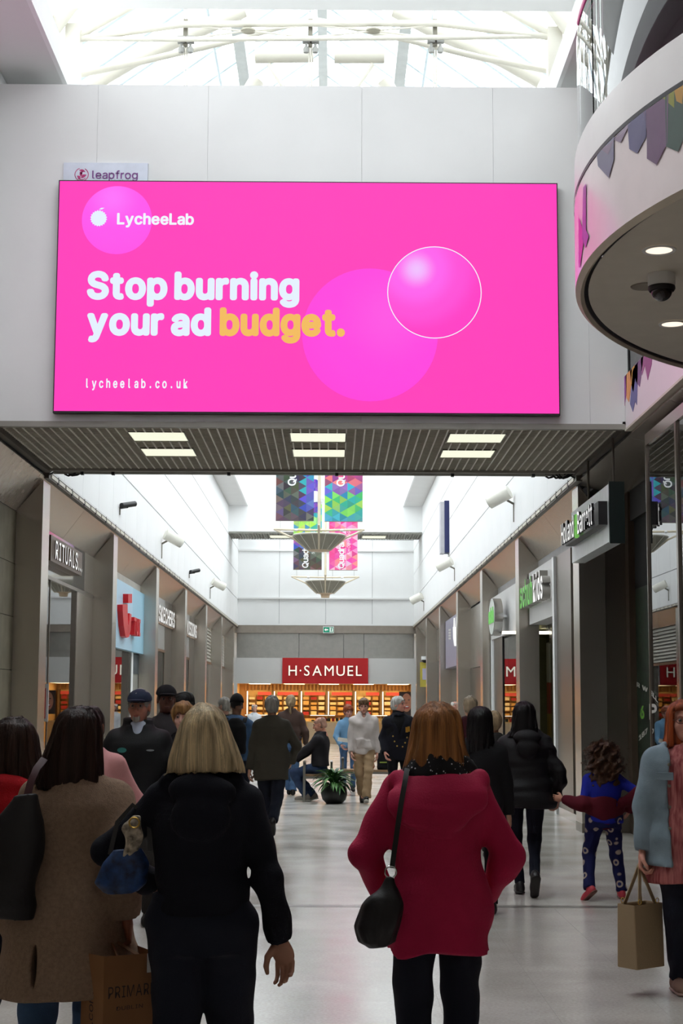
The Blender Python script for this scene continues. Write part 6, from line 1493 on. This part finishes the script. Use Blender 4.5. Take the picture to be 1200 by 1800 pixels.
# 22 red-haired woman with tote at right edge
mpk = cloth('cloth_pink_streaks', (146, 62, 66), stretch=(60, 60, 4), vscale=1.0); MATS['cloth_pink_streaks'].node_tree.nodes['Color Ramp'].color_ramp.elements[1].color = (*lin((206, 130, 126)), 1)
C_wash = cloth('cloth_washed_denim', (124, 140, 150), bscale=260, var=.18)
HB = [(.126, 0, -.02, .02, .025), (.118, 0, -.02, .05, .06), (.10, 0, -.018, .082, .096), (.05, 0, -.014, .100, .112), (-.03, 0, -.012, .108, .108), (-.09, 0, -.012, .112, .10), (-.145, 0, -.008, .128, .096)]
P22 = person('red-haired woman in glasses, washed denim jacket and pink streaked top at the right edge', 1201, 9.3, 1.655, 180, (-8, 0), h=.0115, face=True, wx=1.2, wy=1.25, top=[dict(name='top', mat=mpk, hem=.64, t=.014, flare=.05, sleeveless=True, wr=.008, belly=.02, fold=.02), dict(name='jacket', mat=C_wash, hem=.745, t=.05, flare=.05, wr=.010, wf=16, open=.125, cuff=.056, collar=True, band=False)],
    bottom=dict(mat=C_jeans, w=1.1, ankle_r=.055, wr=.008), shoes=dict(mat=mat('shoe_tan', (142, 112, 98), rough=.8), sole=mat('sole_pinkish', (170, 140, 130))), skin_c=(196, 138, 120), hair=dict(style='long', mat=H_red, tab=HB, sw=.0034, strands=2600, fold=.08, brow=mat('brow_red', (120, 66, 40))),
    arms=dict(R=dict(wrist=(.285, .05, .75), pole=(.5, -1, 0), palm=(-1, .3, 0), curl=1.2), L=dict(wrist=(-.25, .04, .80))), legs=dict(R=dict(ankle=(.065, -.03, .085)), L=dict(ankle=(-.09, -.2, .16), pitch=-35)))
glasses(P22, mat('glasses_dark', (60, 30, 30), rough=.3))
MB().box(-.05, .05, -.006, .006, -.022, .022).build('pocket_flap', C_wash, P22['e'], False, .003).matrix_local = Matrix.Translation((.165, .218, 1.235)) @ Matrix.Rotation(math.radians(-24), 4, 'Z')
for k in range(4): MB().lathe([(0, .006), (.009, .004), (.010, 0)], (0, 0, 0), 10).build('button', M_grid, P22['e']).matrix_local = Matrix.Translation((.135, .20 - .003 * k, 1.30 - .12 * k)) @ Matrix.Rotation(math.radians(-90), 4, 'X')
# 23, 24, 25 heads on the right
person('bald man far off on the right beside the violet sign', 799, 41.0, 1.66, 180, (20, 0), h=.024, male=True, face=True, top=dict(name='coat', mat=C_black, hem=.8, t=.03), bottom=dict(mat=C_charcoal), shoes=dict(mat=K_black), skin_c=(206, 150, 132), hair=dict(style='fringe', mat=H_white, bald=True))
person('grey-haired person in a maroon coat partly behind the long black hair', 826, 19.0, 1.71, 0, (14, 0), h=.02, male=True, top=dict(name='coat', mat=C_maroon, hem=.8, t=.03, collar=True), bottom=dict(mat=C_charcoal), shoes=dict(mat=K_black), hair=dict(style='short', mat=hair_mat('hair_sandy_grey', (176, 156, 130))), x=at(826, 1240, Y=19.0).x)
person('short person with grey-blond hair and dark coat left of the puffer jacket', 868, 17.0, 1.535, 0, (-10, 0), h=.02, top=dict(name='coat', mat=C_charcoal, hem=.8, t=.03, collar=True), bottom=dict(mat=C_charcoal), shoes=dict(mat=K_black), hair=dict(style='short', mat=H_fair, vol=.01))
# ---------------------------------------------------------------- bags and things carried
def wp(P, v):
    e = P['e']; a = e.rotation_euler.z; x, y, z = v
    return Vector((e.location.x + x * math.cos(a) - y * math.sin(a), e.location.y + x * math.sin(a) + y * math.cos(a), e.location.z + z))
def strap(pts, w, m, nm, parent, th=.006):
    """flat band along points"""
    o = MB(); P = [Vector(p) for p in pts]; vs = []
    for i, p in enumerate(P):
        d = (P[min(i + 1, len(P) - 1)] - P[max(i - 1, 0)]).normalized(); s = d.cross(Vector((0, -1, 0.15)));
        s = s.normalized() if s.length > 1e-3 else Vector((1, 0, 0)); n = d.cross(s).normalized()
        vs += [p - s * w / 2 - n * th / 2, p + s * w / 2 - n * th / 2, p + s * w / 2 + n * th / 2, p - s * w / 2 + n * th / 2]
    fs = [(4 * i + k, 4 * i + (k + 1) % 4, 4 * i + 4 + (k + 1) % 4, 4 * i + 4 + k) for i in range(len(P) - 1) for k in range(4)]
    o.add(vs, fs + [(3, 2, 1, 0), tuple(4 * (len(P) - 1) + k for k in range(4))]); return o.build(nm, m, parent, True)
def loop(a, b, top, n=14):
    a = Vector(a); b = Vector(b); top = Vector(top); out = []
    for i in range(n + 1):
        t = i / n; base = a.lerp(b, t); out.append(base.lerp(top + (base - (a + b) / 2) * .15, math.sin(math.pi * t) ** .55))
    return out
# tan tote
hw = wp(P22, P22['J']['R']['wr']) + Vector((0, 0, -.085))
M_tote = mat('tote_tan', (150, 128, 98), rough=.6, bump=.08, bscale=90, var=.05)
tb_ = tag(empty('tote_bag', (hw.x - .02, hw.y, hw.z - .56), math.radians(38)), 'tan structured tote bag hanging from the hand of the red-haired woman', 'bag')
o = MB(); W_, D_, H_ = .118, .075, .36
o.add([(-W_, -D_, 0), (W_, -D_, 0), (W_, D_, 0), (-W_, D_, 0), (-W_ * 1.04, -D_ * .85, H_), (W_ * 1.04, -D_ * .85, H_), (W_ * 1.04, D_ * .85, H_), (-W_ * 1.04, D_ * .85, H_),
       (-W_ * .98, -D_ * .75, H_ - .01), (W_ * .98, -D_ * .75, H_ - .01), (W_ * .98, D_ * .75, H_ - .01), (-W_ * .98, D_ * .75, H_ - .01), (-W_ * .95, -D_ * .8, .02), (W_ * .95, -D_ * .8, .02), (W_ * .95, D_ * .8, .02), (-W_ * .95, D_ * .8, .02)],
      [(3, 2, 1, 0), (0, 1, 5, 4), (1, 2, 6, 5), (2, 3, 7, 6), (3, 0, 4, 7), (4, 5, 9, 8), (5, 6, 10, 9), (6, 7, 11, 10), (7, 4, 8, 11), (8, 9, 13, 12), (9, 10, 14, 13), (10, 11, 15, 14), (11, 8, 12, 15), (12, 13, 14, 15)])
o.build('body', M_tote, tb_, False, .008)
for sy in (-1, 1):
    strap(loop((-.075, sy * D_ * .82, H_ - .03), (.075, sy * D_ * .82, H_ - .03), (0, 0, .575)), .022, M_tote, 'handle', tb_)
    for sx in (-.075, .075): MB().path([(sx + .014 * math.cos(t), sy * D_ * .86, H_ + .012 + .014 * math.sin(t)) for t in [k * math.pi / 6 for k in range(13)]], .0025, 6).build('ring', mat('brass', (214, 176, 90)), tb_, True)
# brown paper bag
h3 = P3['J']['R']; d_ = (h3['wr'] - h3['el']); d_ /= np.linalg.norm(d_); hw = wp(P3, h3['wr'] + d_ * .10)
M_kraft = mat('kraft_paper', (150, 104, 66), rough=.85, var=.07, bump=.05, bscale=20)
pb = tag(empty('paper_bag', (hw.x - .02, hw.y - .10, hw.z - .50), math.radians(36)), 'brown paper carrier bag with dark lettering held by the woman in the tan coat', 'bag')
W_, D_, H_ = .115, .09, .48; o = MB()
o.add([(-W_, -D_, 0), (W_, -D_, 0), (W_, D_, 0), (-W_, D_, 0), (-W_, -D_, H_), (W_, -D_ * .9, H_ - .008), (W_, D_, H_), (-W_, D_ * .9, H_ - .006), (-W_ * .97, -D_ * .95, .01), (W_ * .97, -D_ * .95, .01), (W_ * .97, D_ * .95, .01), (-W_ * .97, D_ * .95, .01)],
      [(3, 2, 1, 0), (0, 1, 5, 4), (1, 2, 6, 5), (2, 3, 7, 6), (3, 0, 4, 7), (4, 5, 9, 8), (5, 6, 10, 9), (6, 7, 11, 10), (7, 4, 8, 11), (8, 9, 10, 11)]); o.build('body', M_kraft, pb)
for sy in (-1, 1): strap(loop((-.05, sy * D_ * .9, H_ - .02), (.05, sy * D_ * .9, H_ - .02), (.0, 0.09, .52)), .012, mat('kraft_handle', (120, 80, 50)), 'handle', pb, .004)
M_pr = mat('bag_print', (62, 50, 46), rough=.8)
lettering('PRIMARK', (-W_ + .02, -D_ - .0015, H_ - .155), (1, 0, 0), (0, 0, 1), .042, M_pr, pb, width=W_ * 2 - .03, single=True, name='bag_print', gap=.12)
lettering('DUBLIN', (-W_ + .055, -D_ - .0015, H_ - .20), (1, 0, 0), (0, 0, 1), .014, M_pr, pb, width=.11, single=True, name='bag_print', gap=.12)
lettering('primark.com', (-W_ - .0015, -.015, H_ - .44), (0, 0, 1), (0, 1, 0), .040, M_pr, pb, width=.30, single=True, name='bag_print', gap=.06)
MB().box(W_ - .05, W_ + .002, -D_ - .003, -D_ - .001, H_ - .075, H_ - .005).build('receipt', M_white, pb)
# black shoulder bag of the tan woman
f = Field().loft([(.0, 0, 0, .10, .05), (.05, 0, 0, .125, .075), (.22, .02, 0, .118, .068), (.36, .05, 0, .085, .045), (.46, .07, 0, .045, .025)], .02, fold=.03, nf=5).wrinkle(.008, 20, 4)
sb = tag(empty('shoulder_bag', wp(P3, (-.235, -.20, .84)), 0), 'large slouchy black shoulder bag on the tan coat woman', 'bag'); shell('body', f, .011, mat('bag_black', (16, 14, 16), rough=.55, bump=.12, bscale=60), sb)
strap([(.075, 0, .44), (.085, .02, .50), (.10, .055, .55), (.118, .11, .585), (.125, .18, .585), (.12, .24, .55)], .028, mat('strap_oxblood', (70, 22, 30), rough=.5), 'strap', sb)
# black shoulder bag of the red coat woman
f = Field().loft([(0, 0, 0, .03, .03), (.02, 0, 0, .065, .05), (.08, 0, 0, .085, .062), (.16, .015, 0, .078, .055), (.22, .035, 0, .05, .035), (.27, .05, 0, .018, .016)], .02, fold=.06, nf=7).wrinkle(.007, 30, 9)
rb = tag(empty('shoulder_bag', wp(P2, (-.245, -.215, .715)), 0), 'black slouchy shoulder bag hanging at the side of the raspberry red coat', 'bag'); shell('body', f, .008, mat('bag_black', (16, 14, 16)), rb)
MB().path([(.05 + .022 * math.cos(t), -.005, .285 + .022 * math.sin(t)) for t in [k * math.pi / 8 for k in range(17)]], .0035, 6).build('ring', M_chrome, rb, True)
strap([(.055, -.005, .30), (.072, .0, .42), (.09, .008, .54), (.108, .04, .63), (.118, .10, .672), (.12, .2, .66)], .020, mat('strap_black', (14, 12, 13), rough=.5), 'strap', rb)
# blue patterned bag with a scarf, on the blonde woman's arm
mb_ = mat('bag_blue_pattern', (9, 14, 32), rough=.5, col2=(36, 72, 128), vscale=26)
f = Field().loft([(.0, 0, 0, .06, .04), (.03, 0, 0, .095, .055), (.10, .01, 0, .085, .05), (.15, .02, 0, .05, .03)], .02, fold=.03, nf=5).wrinkle(.005, 30, 2)
bbg = tag(empty('handbag', wp(P1, (-.285, -.07, .975)), 0), 'blue patterned handbag on the bent arm of the blonde woman', 'bag'); shell('body', f, .007, mb_, bbg)
f = Field().loft([(.10, .02, -.02, .05, .02), (.16, .035, -.03, .035, .018), (.24, .05, -.03, .03, .015), (.27, .055, -.02, .015, .012)], .01, fold=.15, nf=5).wrinkle(.006, 60, 2)
shell('tied_scarf', f, .005, mat('scarf_cream', (40, 36, 34), col2=(206, 190, 168), vscale=40, rough=.8), bbg)
MB().path([(.05 + .018 * math.cos(t), -.045, .245 + .018 * math.sin(t)) for t in [k * math.pi / 8 for k in range(17)]], .003, 6).build('ring', mat('brass', (214, 176, 90)), bbg, True)
strap([(-.04, 0, .13), (-.02, .03, .24), (.03, .06, .30), (.09, .05, .26), (.10, .02, .14)], .016, mat('strap_black', (14, 12, 13)), 'handle', bbg)
# backpack
f = Field().loft([(.0, 0, 0, .13, .06), (.06, 0, 0, .15, .085), (.34, 0, 0, .14, .08), (.42, 0, 0, .09, .05), (.45, 0, 0, .05, .03)], .02).wrinkle(.006, 20, 3)
bp_ = tag(empty('backpack', wp(P10, (-.0, -.235, .98)), 0), 'black backpack on the back of the person in the denim jacket', 'bag'); shell('body', f, .016, C_black, bp_)
for sx in (-1, 1): strap([(sx * .11, .03, .40), (sx * .12, .09, .45), (sx * .12, .19, .46), (sx * .13, .24, .40)], .05, C_black, 'strap', bp_)
# newspaper of the reader
np_ = tag(empty('magazine', wp(P16, (.02, .34, .90)), math.radians(185)), 'open white magazine in the hands of the woman with short red hair', 'magazine')
for sx in (-1, 1): MB().add([(0, 0, 0), (sx * .21, -.02, .03), (sx * .22, .19, .10), (0, .20, .07), (0, 0, .006), (sx * .21, -.02, .036), (sx * .22, .19, .106), (0, .20, .076)], [(0, 1, 2, 3), (4, 5, 6, 7), (0, 1, 5, 4), (1, 2, 6, 5), (2, 3, 7, 6)]).build('page', mat('paper_white', (232, 230, 222)), np_)
# ---------------------------------------------------------------- benches, planter and what stands by them
M_bs = mat('bench_steel', (150, 148, 142), rough=.3, metal=.8); M_bw2 = mat('bench_wood', (150, 118, 86), rough=.5, stretch=(2, 12, 12))
def bench(name, label, x0, x1, y, dep=.5):
    b = tag(empty(name, (0, y, 0)), label, 'bench')
    for k in range(5): MB().box(x0 + .03, x1 - .03, -dep / 2 + k * dep / 5, -dep / 2 + k * dep / 5 + .085, .42, .455).build('slat', M_bw2, b)
    for x in (x0, x1 - .04):
        fr = MB()
        for yy in (-dep / 2 - .02, dep / 2 - .02): fr.box(x, x + .04, yy, yy + .04, 0, .64)
        fr.box(x, x + .04, -dep / 2 - .02, dep / 2 + .02, .62, .66).box(x, x + .04, -dep / 2, dep / 2, .36, .40).box(x, x + .04, -dep / 2, dep / 2, .02, .05)
        fr.build('end_frame', M_bs, b)
    MB().box(x0, x1, -dep / 2, -dep / 2 + .03, .38, .42).build('rail', M_bs, b); MB().box(x0, x1, dep / 2 - .03, dep / 2, .38, .42).build('rail', M_bs, b)
bench('bench', 'steel framed bench with armrests under the seated bald man', -.47, .02, 26.7, .62)
bench('bench', 'steel and wood bench behind the leafy planter', .18, 1.10, 28.4, .5)
pl = tag(empty('planter', (.045, 26.1, 0)), 'round black planter with a bushy green plant beside the bench', 'planter')
MB().lathe([(0, .0), (.13, 0), (.19, .06), (.215, .15), (.205, .24), (.185, .28), (.165, .28), (.15, .24), (0, .24)], (0, 0, 0), 28).build('pot', mat('pot_black', (26, 26, 26), rough=.4), pl, True)
LM = [mat('leaf_green_%d' % i, c, rough=.45, var=.15) for i, c in enumerate(((60, 104, 50), (84, 130, 66), (44, 80, 44)))]
base = []
for m_ in LM:
    o = MB(); vs = []; N = 6
    for k in range(N + 1):
        t = k / N; x = .30 * t; z = .22 * t - .30 * t * t; w_ = .028 * math.sin(math.pi * min(1, .12 + .86 * t)) ; vs += [(x, -w_, z + .008), (x, 0, z), (x, w_, z + .008)]
    o.add(vs, [(3 * k + a, 3 * k + a + 1, 3 * k + a + 4, 3 * k + a + 3) for k in range(N) for a in (0, 1)]); base.append(o.build('leaf', m_, pl, True))
rl = random.Random(5)
for k in range(96):
    b0_ = base[k % 3]; o = b0_ if k < 3 else b0_.copy()
    if k >= 3: COL.objects.link(o); o.parent = pl
    a = rl.uniform(0, 6.28); el = rl.uniform(-.2, 1.25); sc = rl.uniform(.7, 1.25)
    o.location = (.05 * math.cos(a), .05 * math.sin(a), .26 + rl.uniform(0, .14)); o.rotation_euler = (rl.uniform(-.3, .3), -el * .75, a); o.scale = (sc, sc, sc)
bg = Field().loft([(0, 0, 0, .16, .10), (.05, 0, 0, .19, .12), (.22, 0, 0, .15, .09), (.30, .02, 0, .08, .05)], .02, fold=.05).wrinkle(.01, 20, 6)
e = tag(empty('holdall', (.58, 28.4, .455)), 'peach coloured bag lying on the bench behind the planter', 'bag'); shell('body', bg, .018, mat('bag_peach', (206, 160, 130), rough=.7), e); strap(loop((-.1, 0, .24), (.1, 0, .24), (0, 0, .38)), .02, K_black, 'handle', e)
bk2 = tag(empty('rucksack', (.92, 28.25, .455)), 'black rucksack upright on the bench behind the young man in the hoodie', 'bag'); f = Field().loft([(0, 0, 0, .10, .07), (.04, 0, 0, .12, .09), (.28, 0, 0, .10, .07), (.36, 0, 0, .05, .04)], .02).wrinkle(.006, 20, 3); shell('body', f, .016, C_black, bk2); MB().box(-.07, .07, -.094, -.088, .12, .14).build('stripe', mat('stripe_lime', (150, 170, 70)), bk2)
